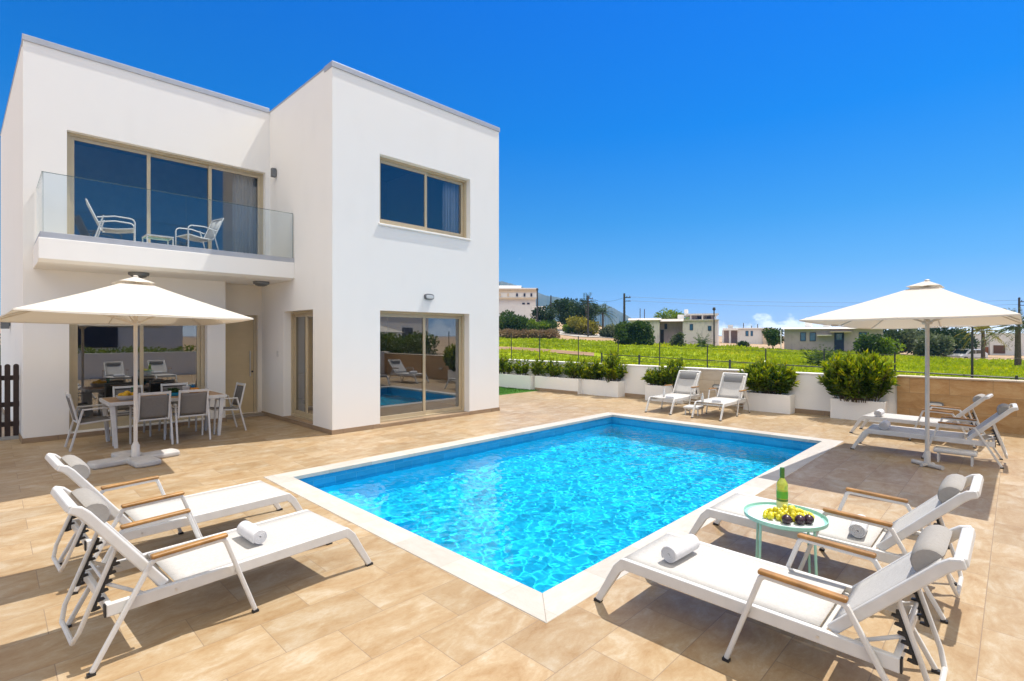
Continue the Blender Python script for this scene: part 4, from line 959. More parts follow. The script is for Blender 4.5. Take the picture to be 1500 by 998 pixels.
# ------------------------------------------------------------------ parasols
def parasol(name, label, loc, corners, apex, hubz, polemat, base):
    """corners: four (x, y, z) relative to loc, in order round the rim"""
    t = thing(name, label, 'parasol', loc, 0, 'cream garden parasols')
    mids = [tuple((np.array(corners[i])+np.array(corners[(i+1) % 4]))/2 + np.array([0,0,-.004])) for i in range(4)]
    rim = []
    for i in range(4): rim += [np.array(corners[i]), np.array(mids[i])]
    A = np.array([0,0,apex]); vt = .13
    c = MB(); n = 9
    for i in range(8):
        p, q = rim[i], rim[(i+1) % 8]; base_i = len(c.v)
        for a in range(n+1):
            s = vt + (1-vt)*a/n
            for b in range(7):
                k = b/6; pt = A + (p*(1-k)+q*k - A)*s; sag = -.008*math.sin(PI*k)*s - .012*math.sin(PI*s)
                c.v.append((pt[0], pt[1], pt[2]+sag))
        for a in range(n):
            for b in range(6): c.f.append((base_i+a*7+b, base_i+a*7+b+1, base_i+(a+1)*7+b+1, base_i+(a+1)*7+b)); c.m.append(0)
    can = c.build('canopy', M['canvas'], t, solid=.004)
    bm = bmesh.new(); bm.from_mesh(can.data); bmesh.ops.remove_doubles(bm, verts=bm.verts, dist=.002); bmesh.ops.recalc_face_normals(bm, faces=bm.faces); bm.to_mesh(can.data); bm.free()
    c = MB()
    for i in range(4):   # hemmed edge that hangs a little
        p, q = np.array(corners[i]), np.array(corners[(i+1) % 4])
        b0 = len(c.v)
        for k in range(13):
            w_ = k/12; sag = -.006*abs(math.sin(2*PI*w_)); pt = p*(1-w_)+q*w_ + np.array([0,0,sag-.01*math.sin(PI*w_)])
            c.v += [tuple(pt), (pt[0]*1.003, pt[1]*1.003, pt[2]-.014)]
        for k in range(12): c.f.append((b0+2*k, b0+2*k+2, b0+2*k+3, b0+2*k+1)); c.m.append(0)
    c.build('hem', M['canvas'], can, solid=.003)
    v = MB(); top = A + np.array([0,0,.035])
    for i in range(8):
        p, q = rim[i], rim[(i+1) % 8]; b0 = len(v.v)
        for a in range(4):
            s = .17*a/3
            for b in range(4):
                k = b/3; pt = top + (p*(1-k)+q*k - A)*s; v.v.append((pt[0], pt[1], pt[2] + (.006*math.sin(PI*k) if a == 3 else 0)))
        for a in range(3):
            for b in range(3): v.f.append((b0+a*4+b, b0+a*4+b+1, b0+(a+1)*4+b+1, b0+(a+1)*4+b)); v.m.append(0)
    v.build('vent_cap', M['canvas'], t, solid=.004)
    p = MB(); p.tube([(0,0,.03),(0,0,apex+.02)], .0245, 14); p.build('pole', polemat, t, smooth='auto')
    p = MB(); p.lathe([(.0,apex+.025),(.03,apex+.03),(.032,apex+.042),(.02,apex+.052),(0,apex+.054)], 14); p.build('finial', polemat, t, smooth='auto')
    h = MB(); h.lathe([(.026,hubz-.03),(.055,hubz-.025),(.06,hubz),(.05,hubz+.02),(.026,hubz+.03)], 16); h.build('hub', polemat, t, smooth='auto')
    for i in range(8):
        e = rim[i]; r_ = MB(); r_.tube([tuple(A*.999+np.array([0,0,-.03])), tuple(A + (e-A)*.5 + np.array([0,0,-.035])), tuple(A + (e-A)*.985 + np.array([0,0,-.012]))], .009, 6)
        ro = r_.build('rib', polemat, t)
        s_ = MB(); s_.tube([(e[0]*.03, e[1]*.03, hubz), tuple(A + (e-A)*.5 + np.array([0,0,-.04]))], .008, 6); s_.build('strut', polemat, ro)
    base(t, polemat)
    return t
def base_slabs(t, pm):
    for k, (a, r_) in enumerate(((R(8),.30),(R(98),.24),(R(188),.30),(R(278),.24))):
        mb = MB(); n = 8
        out = [(.06,-.10),(.12,-.15),(.48,-.15)]+[(.48+.05*math.cos(q), .15*math.sin(q)) for q in [ -PI/2+PI*i/n for i in range(1,n)]]+[(.48,.15),(.12,.15),(.06,.10)]
        mb.prism([(x*math.cos(a)-y*math.sin(a), x*math.sin(a)+y*math.cos(a)) for x, y in out], .0, .075, 'z')
        mb.build('base_slab', M['basepad'], t, bevel=.025, seg=3)
    mb = MB(); mb.lathe([(.05,.0),(.05,.22),(.034,.24),(.034,.26)], 14); mb.build('socket', pm, t, smooth='auto')
def base_cross(t, pm):
    for a, L_ in ((R(57), .2), (R(147), .1)):
        mb = MB(); mb.tube([(-L_*math.cos(a),-L_*math.sin(a),.03),(L_*math.cos(a),L_*math.sin(a),.03)], .03 if L_ > .15 else .026, 10); mb.build('base_bar', M['basepad'], t, smooth='auto')
    mb = MB(); mb.lathe([(.036,.04),(.036,.2),(.03,.21)], 14); mb.build('socket', pm, t, smooth='auto')
parasol('parasol', 'cream parasol shading the dining table under the balcony', (1.43, 8.78, 0),
        [(1.09,-1.36,1.985),(1.22,1.6,1.945),(-1.42,1.5,1.96),(-1.26,-1.42,2.03)], 2.54, 1.93, M['off_metal'], base_slabs)
parasol('parasol', 'cream parasol on a pale pole over the far right loungers', (8.78, .85, 0),
        [(-1.3,1.19,1.957),(-1.3,-.88,1.975),(1.8,-.91,1.935),(1.8,.93,1.875)], 2.45, 1.93, plain('pale_grey_pole', (.55,.53,.50), .4), base_cross)

# ------------------------------------------------------------------ dining set
t = thing('dining_table', 'long outdoor dining table with slatted teak top and white legs', 'table', (2.1, 10.38, 0))
b = MB()
for k in range(7): b.box(-.80,.80,-.45+.0286+k*.1205,-.45+.0286+k*.1205+.114,.697,.72)
b.build('tabletop', M['tabletop'], t, bevel=.003)
b = MB(); b.box(-.83,.83,-.45,-.422,.665,.719); b.box(-.83,.83,.422,.45,.665,.719); b.box(-.83,-.801,-.4215,.4215,.665,.719); b.box(.801,.83,-.4215,.4215,.665,.719); b.build('apron', M['white_metal'], t, bevel=.004)
for sx in (-1,1):
    for sy in (-1,1):
        l = MB(); x, y = sx*.77, sy*.39
        l.prism([(x-.035,.664),(x+.035,.664),(x+.025-sx*.05,0),(x-.025-sx*.05,0)], y-.02, y+.02, 'y'); l.build('leg', M['white_metal'], t, bevel=.005)
def dining_chair():
    t = empty('dining_chair'); wm = M['white_metal']; W = .235      # local +x = the way it faces
    for s in (-1, 1):
        y = s*W
        l = MB(); l.strip([(.23,0),(.215,.43),(.20,.60)], .028, y-.014, y+.014); l.build('leg', wm, t, bevel=.006)
        l = MB(); l.strip([(-.30,0),(-.19,.44),(-.15,.60)], .028, y-.014, y+.014); l.build('leg', wm, t, bevel=.006)
        a = MB(); a.strip([(.215,.605),(.19,.618),(-.16,.612)], .022, y-.024, y+.024); a.build('armrest', wm, t, bevel=.008)
        b = MB()
    f = MB()
    for s in (-1, 1):
        y = s*(W-.032)
        f.strip([(.22,.425),(-.17,.395),(-.20,.41),(-.30,.865)], .024, y-.014, y+.014)
    f.box(.20,.222,-W+.047,W-.047,.415,.437); f.strip([(-.289,.82),(-.298,.86)], .02, -W+.047, W-.047); f.strip([(-.196,.405),(-.2,.43)], .022, -W+.047, W-.047)
    f.build('frame', wm, t, bevel=.005)
    s_ = MB(); n = 8
    for i in range(n+1):
        x = .20-.37*i/n; z = .437-.03*i/n
        for j in range(5): y = -W+.047+(2*W-.094)*j/4; s_.v.append((x, y, z-.012*math.sin(PI*j/4)*math.sin(PI*i/n)))
    s_.f = [(i*5+j, (i+1)*5+j, (i+1)*5+j+1, i*5+j+1) for i in range(n) for j in range(4)]; s_.m = [0]*len(s_.f); s_.build('seat', M['grey_sling'], t, True, solid=.005)
    s_ = MB()
    for i in range(n+1):
        k = i/n; x = -.208-.085*k; z = .45+.355*k
        for j in range(5): y = -W+.047+(2*W-.094)*j/4; s_.v.append((x-.018*math.sin(PI*j/4), y, z))
    s_.f = [(i*5+j, (i+1)*5+j, (i+1)*5+j+1, i*5+j+1) for i in range(n) for j in range(4)]; s_.m = [0]*len(s_.f); s_.build('backrest', M['grey_sling'], t, True, solid=.005)
    return t
ch = dining_chair(); GC = 'dining chairs around the teak table'
def setc(o, lab, x, y, rz): tag(o, lab, 'chair', GC); o.location = (x, y, 0); o.rotation_euler = (0,0,rz)
setc(ch, 'grey sling chair with its back to the pool nearest the parasol pole', 1.83, 9.99, R(90))
setc(copy_tree(ch), 'grey sling chair with its back to the pool nearer the front door', 2.38, 9.99, R(88))
setc(copy_tree(ch), 'grey sling chair at the picket fence end of the dining table', 1.14, 10.44, R(2))
setc(copy_tree(ch), 'grey sling chair at the front door end of the dining table', 3.02, 10.4, R(181))
setc(copy_tree(ch), 'grey sling chair against the window behind the fruit bowl', 1.72, 10.95, R(-90))
setc(copy_tree(ch), 'grey sling chair against the window behind the blue bowl', 2.42, 10.95, R(-91))
def bowl(name, lab, loc, r, h, mat, cat='bowl'):
    t = MB(); t.lathe([(.0,.0),(r*.62,0),(r*.9,h*.55),(r,h),(r*.94,h),(r*.82,h*.5),(r*.55,.012),(0,.012)], 24)
    o = t.build(name, mat, None, smooth='auto'); o.location = loc; return tag(o, lab, cat)
bowl('bowl', 'white oval bowl heaped with yellow fruit on the dining table', (1.55, 10.2, .721), .15, .075, M['white_metal'])
mb = MB(); mlem = plain('yellow_fruit_skin', (.75,.42,.01), .4)
for k in range(6):
    mb = MB(); a = k*1.05; mb.ball((0,0,0), .042, 10, 7, (1.15,.95,.9)); o = mb.build('lemon', mlem, None, True); o.location = (1.55+.075*math.cos(a)*(k < 5), 10.2+.075*math.sin(a)*(k < 5), .80+(.03 if k == 5 else 0)); o.rotation_euler = (0,0,a)
    tag(o, 'yellow lemon heaped in the white bowl on the dining table', 'lemon', 'lemons in the white bowl')
mb = MB(); mb.lathe([(.0,0),(.035,0),(.04,.05),(.02,.10),(.03,.17),(.018,.18),(0,.18)], 16); o = mb.build('glass_carafe', glassmat('teal_glass', (.25,.6,.5), .6, .05), None, smooth='auto'); o.location = (1.66, 10.42, .721); tag(o, 'small teal glass carafe behind the white fruit bowl', 'carafe')
mblue = plain('turquoise_glaze', (.02,.36,.55), .25)
bowl('bowl', 'turquoise bowl with green salad between the two front chairs', (2.22, 10.32, .721), .12, .06, mblue)
P = np.clip(rng.normal(size=(300,3)), -1.6, 1.6)*np.array([.04,.04,.016])+np.array([2.22,10.32,.79]); o = leaves(P, rng.normal(size=(300,3))+np.array([0,0,.6]), .06, .03, 'salad', M['leaf_tree']); tag(o, 'heap of green salad leaves in the turquoise bowl', 'salad')
bowl('bowl', 'small bowl of orange fruit at the door end of the dining table', (2.55, 10.42, .721), .09, .05, plain('ochre_glaze', (.42,.2,.03), .4))
mb = MB()
for k in range(5): mb = MB(); a = k*1.257; mb.ball((0,0,0), .036, 10, 7); o = mb.build('orange', plain('orange_peel', (.65,.24,.01), .45) if k == 0 else bpy.data.materials['orange_peel'], None, True); o.location = (2.55+.042*math.cos(a), 10.42+.042*math.sin(a), .79); tag(o, 'small orange in the ochre bowl on the dining table', 'orange', 'oranges in the ochre bowl')
mb = MB(); mb.lathe([(.0,0),(.04,0),(.06,.12),(.05,.13),(0,.13)], 16); o = mb.build('jug', M['white_metal'], None, smooth='auto'); o.location = (2.47, 10.62, .721); tag(o, 'plain white jug behind the ochre bowl on the dining table', 'jug')

# ------------------------------------------------------------------ balcony furniture
def arm_chair():
    t = empty('balcony_chair'); wm = M['white_metal']; W = .27
    for s in (-1, 1):
        y = s*W
        a = MB(); pts = [(.30,y,0),(.305,y,.42)] + [(.305-.09+.09*math.cos(q), y, .47+.09*math.sin(q)) for q in [PI/8*i for i in range(0,5)]] + [(-.02,y,.575),(-.30,y,.52)]
        a.tube(pts, .0135, 8); a.build('armrest', wm, t, smooth='auto')
        l = MB(); l.tube([(-.20,y,.57),(-.36,y,0)], .0135, 8); l.build('leg', wm, t, smooth='auto')
    f = MB()
    for s in (-1, 1): f.tube([(.28,s*(W-.03),.36),(.0,s*(W-.03),.315),(-.20,s*(W-.03),.31),(-.26,s*(W-.03),.36),(-.47,s*(W-.03),.86)], .0135, 8)
    f.tube([(.28,-W,.36),(.28,W,.36)], .012, 8); f.tube([(-.47,-W+.03,.86),(-.47,W-.03,.86)], .0135, 8); f.tube([(-.22,-W,.31),(-.22,W,.31)], .012, 8)
    f.build('frame', wm, t, smooth='auto')
    gs = M['grey_sling_light']
    s_ = MB(); q = [(.28,.362),(.0,.317),(-.19,.312)]
    for x, z in q:
        for y in (-W+.04, 0, W-.04): s_.v.append((x, y, z-(.012 if y == 0 else 0)))
    s_.f = [(i*3+j,(i+1)*3+j,(i+1)*3+j+1,i*3+j+1) for i in range(2) for j in range(2)]; s_.m = [0]*4; s_.build('seat', gs, t, True, solid=.005)
    s_ = MB(); q = [(-.265,.37),(-.36,.6),(-.465,.845)]
    for x, z in q:
        for y in (-W+.04, 0, W-.04): s_.v.append((x-(.012 if y == 0 else 0), y, z))
    s_.f = [(i*3+j,(i+1)*3+j,(i+1)*3+j+1,i*3+j+1) for i in range(2) for j in range(2)]; s_.m = [0]*4; s_.build('backrest', gs, t, True, solid=.005)
    return t
M['grey_sling_light'] = weave('light_grey_sling', (.34,.34,.34), (.46,.46,.46), 420)
bc = arm_chair(); tag(bc, 'white tube armchair at the left end of the balcony', 'chair', 'armchairs on the balcony'); bc.location = (1.50, 10.85, 3.266); bc.rotation_euler = (0,0,R(-8)); bc.scale = (.82,.82,.80)
c2 = copy_tree(bc); place(c2, 'white tube armchair at the right of the balcony facing left', (2.66, 10.72, 3.266), R(192)); c2.scale = (.82,.82,.80)
t = thing('balcony_table', 'low glass topped table between the balcony armchairs', 'side table', (2.08, 10.8, 3.266)); t.scale = (.8,.8,.55)
b = MB(); b.box(-.24,.24,-.24,.24,.40,.41); b.build('tabletop', glassmat('green_table_glass', (.6,.8,.74), .7, .1), t)
b = MB(); b.box(-.25,.25,-.25,-.241,.37,.41); b.box(-.25,.25,.241,.25,.37,.41); b.box(-.25,-.241,-.24,.24,.37,.41); b.box(.241,.25,-.24,.24,.37,.41); b.build('apron', M['white_metal'], t)
for sx in (-1,1):
    for sy in (-1,1):
        l = MB(); l.box(sx*.235-.012,sx*.235+.012,sy*.235-.012,sy*.235+.012,0,.3695); l.build('leg', M['white_metal'], t)

# ------------------------------------------------------------------ background trees and plants
def tree(name, label, s, d, h, r, mat='leaf_tree', n=900, leaf=.35, trunk=.25, clumps=9, flat=.8, group='trees beyond the field', cat='tree', seed=0, z=None):
    u, v = spot(s, d); t = thing(name, label, cat, (u, v, T(u, v) if z is None else z), 0, group)
    n = int(n*2.2); leaf *= 1.1
    rr = random.Random(seed or int(s*1000+d*7)); hh = h*trunk
    tk = MB(); tk.tube([(0,0,-.3),(.05*r,0,hh*.6),(0,.05*r,hh+.15*h)], [.06*h*.5+.03,.045*h*.5+.02,.03*h*.5], 8)
    C_ = []
    for i in range(clumps):
        a = rr.uniform(0,2*PI); q = math.sqrt(rr.random())*.72; zz = hh + (h-hh)*rr.uniform(.22,.8)
        k = 1-.6*abs((zz-hh)/(h-hh)-.45)
        c = np.array([math.cos(a)*r*q*k, math.sin(a)*r*q*k, zz]); C_.append((c, r*rr.uniform(.32,.55)))
        tk.tube([(0,0,hh*.7),tuple(c*.6+np.array([0,0,hh*.25])),tuple(c)], [.035*h*.3,.02*h*.3,.008*h*.3], 5)
    tk.build('trunk', M['bark'], t)
    P = []; D = []
    for i in range(n):
        c, cr = C_[rr.randrange(clumps)]
        dv = np.array([rr.gauss(0,1), rr.gauss(0,1), rr.gauss(0,1)]); dv /= np.linalg.norm(dv)
        p = c + dv*cr*np.array([1,1,flat])*(rr.random()**.4)
        P.append(p); D.append(dv + np.array([rr.gauss(0,.6), rr.gauss(0,.6), rr.gauss(0,.5)]))
    leaves(np.array(P), np.array(D), leaf*rng.uniform(.6,1.3,n), leaf*.6, 'crown', M[mat], t)
    return t
def palm(name, label, s, d, h, fl, n=22, mat='leaf_dark', z=None, tr=.16, group='palms beyond the field'):
    u, v = spot(s, d); t = thing(name, label, 'palm', (u, v, T(u, v) if z is None else z), 0, group)
    tk = MB(); tk.tube([(0,0,-.3),(.03,0,h*.5),(0,0,h)], [tr*1.25,tr,tr*.9], 8)
    if h > .8: tk.build('trunk', M['bark'], t)
    P = []; D = []; L = []
    for i in range(n):
        a = random.uniform(0,2*PI); el = random.uniform(-.35,1.25)
        p0 = np.array([0,0,h]); dr = np.array([math.cos(a)*math.cos(el), math.sin(a)*math.cos(el), math.sin(el)])
        for k in range(16):
            tt = (k+1)/16; p = p0 + dr*fl*tt + np.array([0,0,-.55*fl*tt*tt*math.cos(el)])
            tang = dr + np.array([0,0,-1.1*tt*math.cos(el)]); side = np.cross(tang, [0,0,1]); side = side/(np.linalg.norm(side)+1e-6)
            for sgn in (-1, 1): P.append(p); D.append(side*sgn*.8 + tang*.7 + np.array([0,0,-.2])); L.append(fl*.28*(1-.5*tt))
    leaves(np.array(P), np.array(D), np.array(L), np.array(L)*.14, 'crown', M[mat], t)
    return t
S = lambda x: (x-750)/752
def hz(y, d): return 1.75+(492-y)*d/752        # height seen at image row y at distance d
def treepx(name, label, x, ytop, d, r, **kw):
    u, v = spot(S(x), d); z0 = T(u, v); return tree(name, label, S(x), d, hz(ytop, d)-z0, r, **kw)
GB = 'bushes below the hillside building'
for i, (x, y, d_, r, m_) in enumerate(((738,455,78,2.6,'leaf_tree'),(752,458,77,2.4,'leaf_tree'),(768,464,76,2.3,'leaf_tree'),(785,470,77,2.2,'leaf_lime'),(800,472,78,2.0,'leaf_tree'),(798,450,88,2.4,'leaf_dark'))):
    treepx('bush', ['big green bush right beside the villa corner on the bank','second green bush from the villa corner on the bank','round green bush in the middle of the bank','yellow green bush at the foot of the bank','low green bush at the right end of the bank','dark bush behind the others near the two thin poles'][i], x, y, d_, r, mat=m_, n=1100, leaf=.34, trunk=.08, clumps=9, group=GB, cat='bush')
for i, (x, y, d_, r) in enumerate(((745,484,73,1.6),(762,486,73,1.6),(778,485,73.5,1.7),(795,483,74,1.7),(806,482,75,1.6))):
    treepx('dry_bush', ['dry brown scrub nearest the villa corner','dry brown scrub second from the villa corner','dry brown scrub below the yellow green bush','dry brown scrub by the two thin poles','dry brown scrub at the roadside'][i], x, y, d_, r, mat='dry', n=600, leaf=.3, trunk=.05, clumps=8, flat=.6, group='dry scrub along the field edge', cat='bush')
treepx('tree', 'dense dark round tree left of the palm beyond the road', 828, 437, 95, 3.4, mat='leaf_dark', n=1600, leaf=.4, trunk=.12, clumps=12)
treepx('tree', 'dense dark tree beside the palm beyond the road', 856, 440, 97, 3.4, mat='leaf_dark', n=1600, leaf=.4, trunk=.12, clumps=12)
palm('palm', 'dark palm rising above the round trees beyond the road', S(858), 94, hz(444,94)-T(*spot(S(858),94)), 2.6, 26)
palm('palm', 'slender palm left of the tall utility pole', S(883), 82, hz(458,82)-T(*spot(S(883),82)), 2.2, 24)
for i, (x, y, d_, r) in enumerate(((848,466,84,2.3),(866,468,83,2.3),(838,476,86,1.5),(893,478,80,2.0))):
    treepx('bush', ['yellow green bush left by the pale road','yellow green bush right by the thin pole','low green bush at the bend of the pale road','olive bush at the foot of the slender palm'][i], x, y, d_, r, mat=['leaf_yellow','leaf_yellow','leaf_lime','leaf_olive'][i], n=900, leaf=.33, trunk=.08, clumps=9, group='bushes by the pale road', cat='bush')
for i, x in enumerate((913, 925, 937, 949)):
    treepx('hedge_bush', ['clipped dark hedge bush at the foot of the tall utility pole','second clipped hedge bush before the flat roofed house','third clipped hedge bush before the flat roofed house','right end hedge bush before the flat roofed house'][i], x, 471+(i % 2)*2, 60, 1.25, mat='leaf_tree', n=1000, leaf=.26, trunk=.04, clumps=10, flat=1.2, group='hedge bushes before the flat roofed house', cat='bush')
treepx('bush', 'small round bush before the recessed porch', 993, 487, 60, .95, mat='leaf_olive', n=500, leaf=.22, trunk=.05, group='bushes before the flat roofed house', cat='bush')
palm('palm_bush', 'spiky stemless palm before the rounded house end', S(1028), 58, .45, 1.7, 30, 'leaf_tree')
treepx('tree', 'small round tree left of the grey bungalow', 1132, 481, 60, 1.25, mat='leaf_tree', n=700, leaf=.26, trunk=.2)
treepx('bush', 'round bush on bare earth before the small far house', 1087, 503, 62, .8, mat='leaf_dark', n=300, leaf=.24, trunk=.05, group='bushes on the bare earth', cat='bush')
for i, (x, y, d_, r, m_, n_) in enumerate(((1272,492,50,1.5,'leaf_tree',700),(1298,494,49,1.3,'leaf_lime',600),(1310,482,60,3.0,'leaf_dark',1500),(1345,482,58,2.8,'leaf_olive',1500),(1385,478,60,3.0,'leaf_dark',1600),(1402,484,62,2.4,'leaf_dark',1200),(1370,492,54,2.0,'leaf_olive',1100))):
    treepx('tree', ['small bright tree at the right end of the grey bungalow','small lime tree right of the grey bungalow','big dark tree behind the parasol pole on the left','grey olive tree right behind the parasol pole','tallest dark tree left of the parked car','dark tree above the parked car roof','low grey olive tree in front of the tall dark tree'][i], x, y, d_, r, mat=m_, n=n_, leaf=.3, trunk=.1, clumps=12, group='trees between the bungalow and the white house')
for i, (x, y, d_) in enumerate(((1192,505,34),(1222,500,36),(1208,508,33))):
    palm('young_palm', ['young feathery palm growing in the field left','taller young feathery palm growing in the field','smallest young feathery palm in the field'][i], S(x), d_, .35, 1.25+.1*i, 30, 'leaf_tree', group='young palms in the field')
palm('palm', 'tall palm with a thick dark trunk right of the parked car', S(1491), 38, hz(478,38)-T(*spot(S(1491),38)), 2.1, 26, 'leaf_olive', tr=.17)
palm('palm', 'drooping yellowish palm behind the white house', S(1440), 56, hz(484,56)-T(*spot(S(1440),56)), 2.4, 26, 'leaf_yellow')

# ------------------------------------------------------------------ background buildings
def local(s, d, face=None):
    """frame at a spot: x = to the right as seen, y = away; returns (loc, rz)"""
    u, v = spot(s, d); return (u, v, T(u, v)), R(44.5-90)
def bpx(x0, x1, d, xc): return (x0-xc)*d/752, (x1-xc)*d/752
def house(name, label, xc, d):
    (u, v, z), rz = local(S(xc), d); rz -= math.atan(S(xc)); return thing(name, label, 'house', (u, v, 0), rz), z
def hwin(t, xa, xb, za, zb, y, frame='navy', pane='pane_far', par=None):
    f = MB(); k = .06
    f.box(xa,xb,y-.05,y-.002,zb-k,zb); f.box(xa,xb,y-.05,y-.002,za,za+k); f.box(xa,xa+k,y-.05,y-.002,za+k,zb-k); f.box(xb-k,xb,y-.05,y-.002,za+k,zb-k)
    fo = f.build('window', M[frame], t); p = MB(); p.box(xa+k,xb-k,y-.03,y-.003,za+k,zb-k); p.build('pane', M[pane], fo)
# flat roofed house left of centre
d0 = 66; t, z = house('flat_roofed_house', 'flat roofed old white house with rounded upper terrace beyond the field', 985, d0)
X = lambda x: (x-985)*d0/752/math.hypot(1, S(985))
Y = lambda y: hz(y, d0)
b = MB(); b.box(X(921),X(966),0,7,z-.5,Y(469)); b.build('wall', M['render_old'], t)
b = MB(); b.box(X(966)+.003,X(1000),1.8,7,z-.5,Y(471)); b.build('porch_wall', M['grey_render'], t)
b = MB(); n = 12; pr = [(X(1000)+.003,7),(X(1000)+.003,.2)] + [(X(1036)+1.4*math.sin(q), 1.6-1.4*math.cos(q)) for q in [PI/2*i/n for i in range(n+1)]] + [(X(1036)+1.4,7)]
b.prism(pr, z-.5, Y(470), 'z'); b.build('wall', M['render_old'], t)
b = MB(); b.prism([(-.45,Y(469)+.002),(7.2,Y(469)+.002),(7.2,Y(466)),(-.1,Y(466))], X(919), X(966)+.2, 'x'); b.prism([(-.35,Y(471)+.003),(7.2,Y(471)+.003),(7.2,Y(467.5)),(0,Y(467.5))], X(964)+.203, X(1001)-.001, 'x'); rf = b.build('roof', M['render_old'], t)
b = MB(); b.box(X(1000)+.002,X(1052),-.1,7.2,Y(470)+.003,Y(468.5)); b.build('roof', M['render_old'], t)
b = MB(); b.box(X(1012),X(1046),2.2,6.5,Y(468.5)+.002,Y(462)); b.build('upper_room', M['grey_render'], t)
b = MB(); b.box(X(1006),X(1052),1.0,7.0,Y(462)+.002,Y(459.5)); b.build('terrace_roof', M['render_old'], t)
for xx in (1012, 1029, 1048):
    b = MB(); b.box(X(xx)-.08,X(xx)+.08,1.1,1.26,Y(468.5)+.003,Y(462)); b.build('terrace_post', M['render_old'], t)
for xx in (1022, 1036):
    b = MB(); b.box(X(xx),X(xx+6),2.15,2.198,Y(467),Y(463)); b.build('window', M['navy'], t)
hwin(t, X(1010), X(1015), Y(484), Y(475), .2, 'navy'); hwin(t, X(1036), X(1041), Y(485), Y(478), .2, 'navy')
b = MB(); b.box(X(973),X(977),1.74,1.798,Y(482),Y(474)); b.build('window', M['navy'], t)
b = MB(); b.box(X(967),X(972),1.74,1.798,z,Y(483)); b.build('door', M['black'], t)
for xx, yy in ((934,449),(941,450)):
    b = MB(); b.tube([(X(xx),4,Y(466)),(X(xx),4,Y(yy))], .06, 6); b.build('chimney_pipe', M['pole_wood'], rf)
b = MB(); b.box(X(993),X(1003),3,4.5,Y(468),Y(460)); b.box(X(1003),X(1009),3.2,4,Y(462),Y(452)); b.build('chimney', M['render'], t, bevel=.05)
treepx('roof_plant', 'green climbing plant above the roof of the flat roofed house', 985, 458, 75, 3.0, mat='leaf_lime', n=900, leaf=.3, trunk=.5, clumps=10, cat='tree')
# grey bungalow
d0 = 57; t, z = house('grey_bungalow', 'long grey bungalow with white roof edge and navy shutters beyond the field', 1215, d0)
X = lambda x: (x-1215)*d0/752/math.hypot(1, S(1215))
Y = lambda y: hz(y, d0)
b = MB(); b.box(X(1146),X(1290),0,6,z-.5,Y(482)); b.build('wall', M['grey_render'], t)
b = MB(); b.prism([(-.62,Y(482)+.002),(-.5,Y(482)+.002),(6.4,Y(482)+.002),(6.4,Y(479.5)),(-.35,Y(479.5))], X(1142), X(1292), 'x'); b.prism([(X(1140),Y(485)),(X(1142)-.002,Y(481)),(X(1142)-.002,Y(513)),(X(1140.5),Y(513))], -.4, -.2, 'y'); rf = b.build('roof', M['render'], t, bevel=.03)
for a, c_ in ((1171,1180),(1185.5,1195),(1257,1268)): hwin(t, X(a), X(c_), Y(500), Y(487), 0, 'navy')
b = MB(); b.box(X(1222),X(1236),-.06,-.002,z,Y(487)); dd = b.build('door', M['navy'], t); b = MB(); b.box(X(1225),X(1233),-.07,-.061,Y(498),Y(489)); b.build('pane', M['pane_far'], dd)
b = MB(); b.box(X(1197),X(1219),-.9,-.003,Y(492),Y(490.5)); b.build('awning', M['render_old'], t)
b = MB(); b.box(X(1216),X(1246),-1.4,-.003,Y(487),Y(486)); b.build('awning', M['cream'], t)
for i, xx in enumerate((1177, 1205, 1238)):
    b = MB(); b.box(X(xx),X(xx+11),2,3.2,Y(479)+.01,Y(470-i)); b.tube([(X(xx)+.1,2.0,Y(467-i)),(X(xx+10),2.0,Y(467-i))], .22, 10); b.build('water_heater', M['render'], rf, bevel=.04)
b = MB(); b.box(X(1218),X(1228),1.4,1.5,Y(478),Y(473)); b.build('solar_panel', M['navy'], rf)
# small far house
d0 = 92; t, z = house('small_house', 'small low white house with a carport far beyond the field', 1095, d0)
X = lambda x: (x-1095)*d0/752/math.hypot(1, S(1095))
Y = lambda y: hz(y, d0)
b = MB(); b.box(X(1080),X(1117),0,6,z-1,Y(482)); b.build('wall', M['hill_white'], t)
b = MB(); b.box(X(1117)+.003,X(1132),-.5,6,z-1,Y(482)); b.build('wall', M['cream'], t)
b = MB(); b.box(X(1058),X(1081),-.8,5,Y(484),Y(481)); b.box(X(1080),X(1134),-.3,6.2,Y(482)+.002,Y(480.5)); rf = b.build('roof', M['render'], t)
for xx in (1058.5, 1069):
    b = MB(); b.box(X(xx)-.15,X(xx)+.15,-.7,-.4,z-1,Y(484)); b.build('post', M['hill_white'], t)
b = MB(); b.box(X(1058),X(1080)-.003,4,4.2,z-1,Y(484)); b.build('carport_wall', M['grey_render'], t)
for a, c_ in ((1092,1096.5),(1099.5,1103)): hwin(t, X(a), X(c_), Y(492.5), Y(485), 0, 'navy')
for xx, yy in ((1089,473),(1110,475),(1101,477)):
    b = MB(); b.tube([(X(xx),2,Y(481)),(X(xx),2,Y(yy))], .08, 6); b.build('roof_pipe', M['pole_wood'], rf)
b = MB(); b.box(X(1064),X(1072),6.3,8,z,Y(475)); b.build('water_tank', M['hill_white'], t)
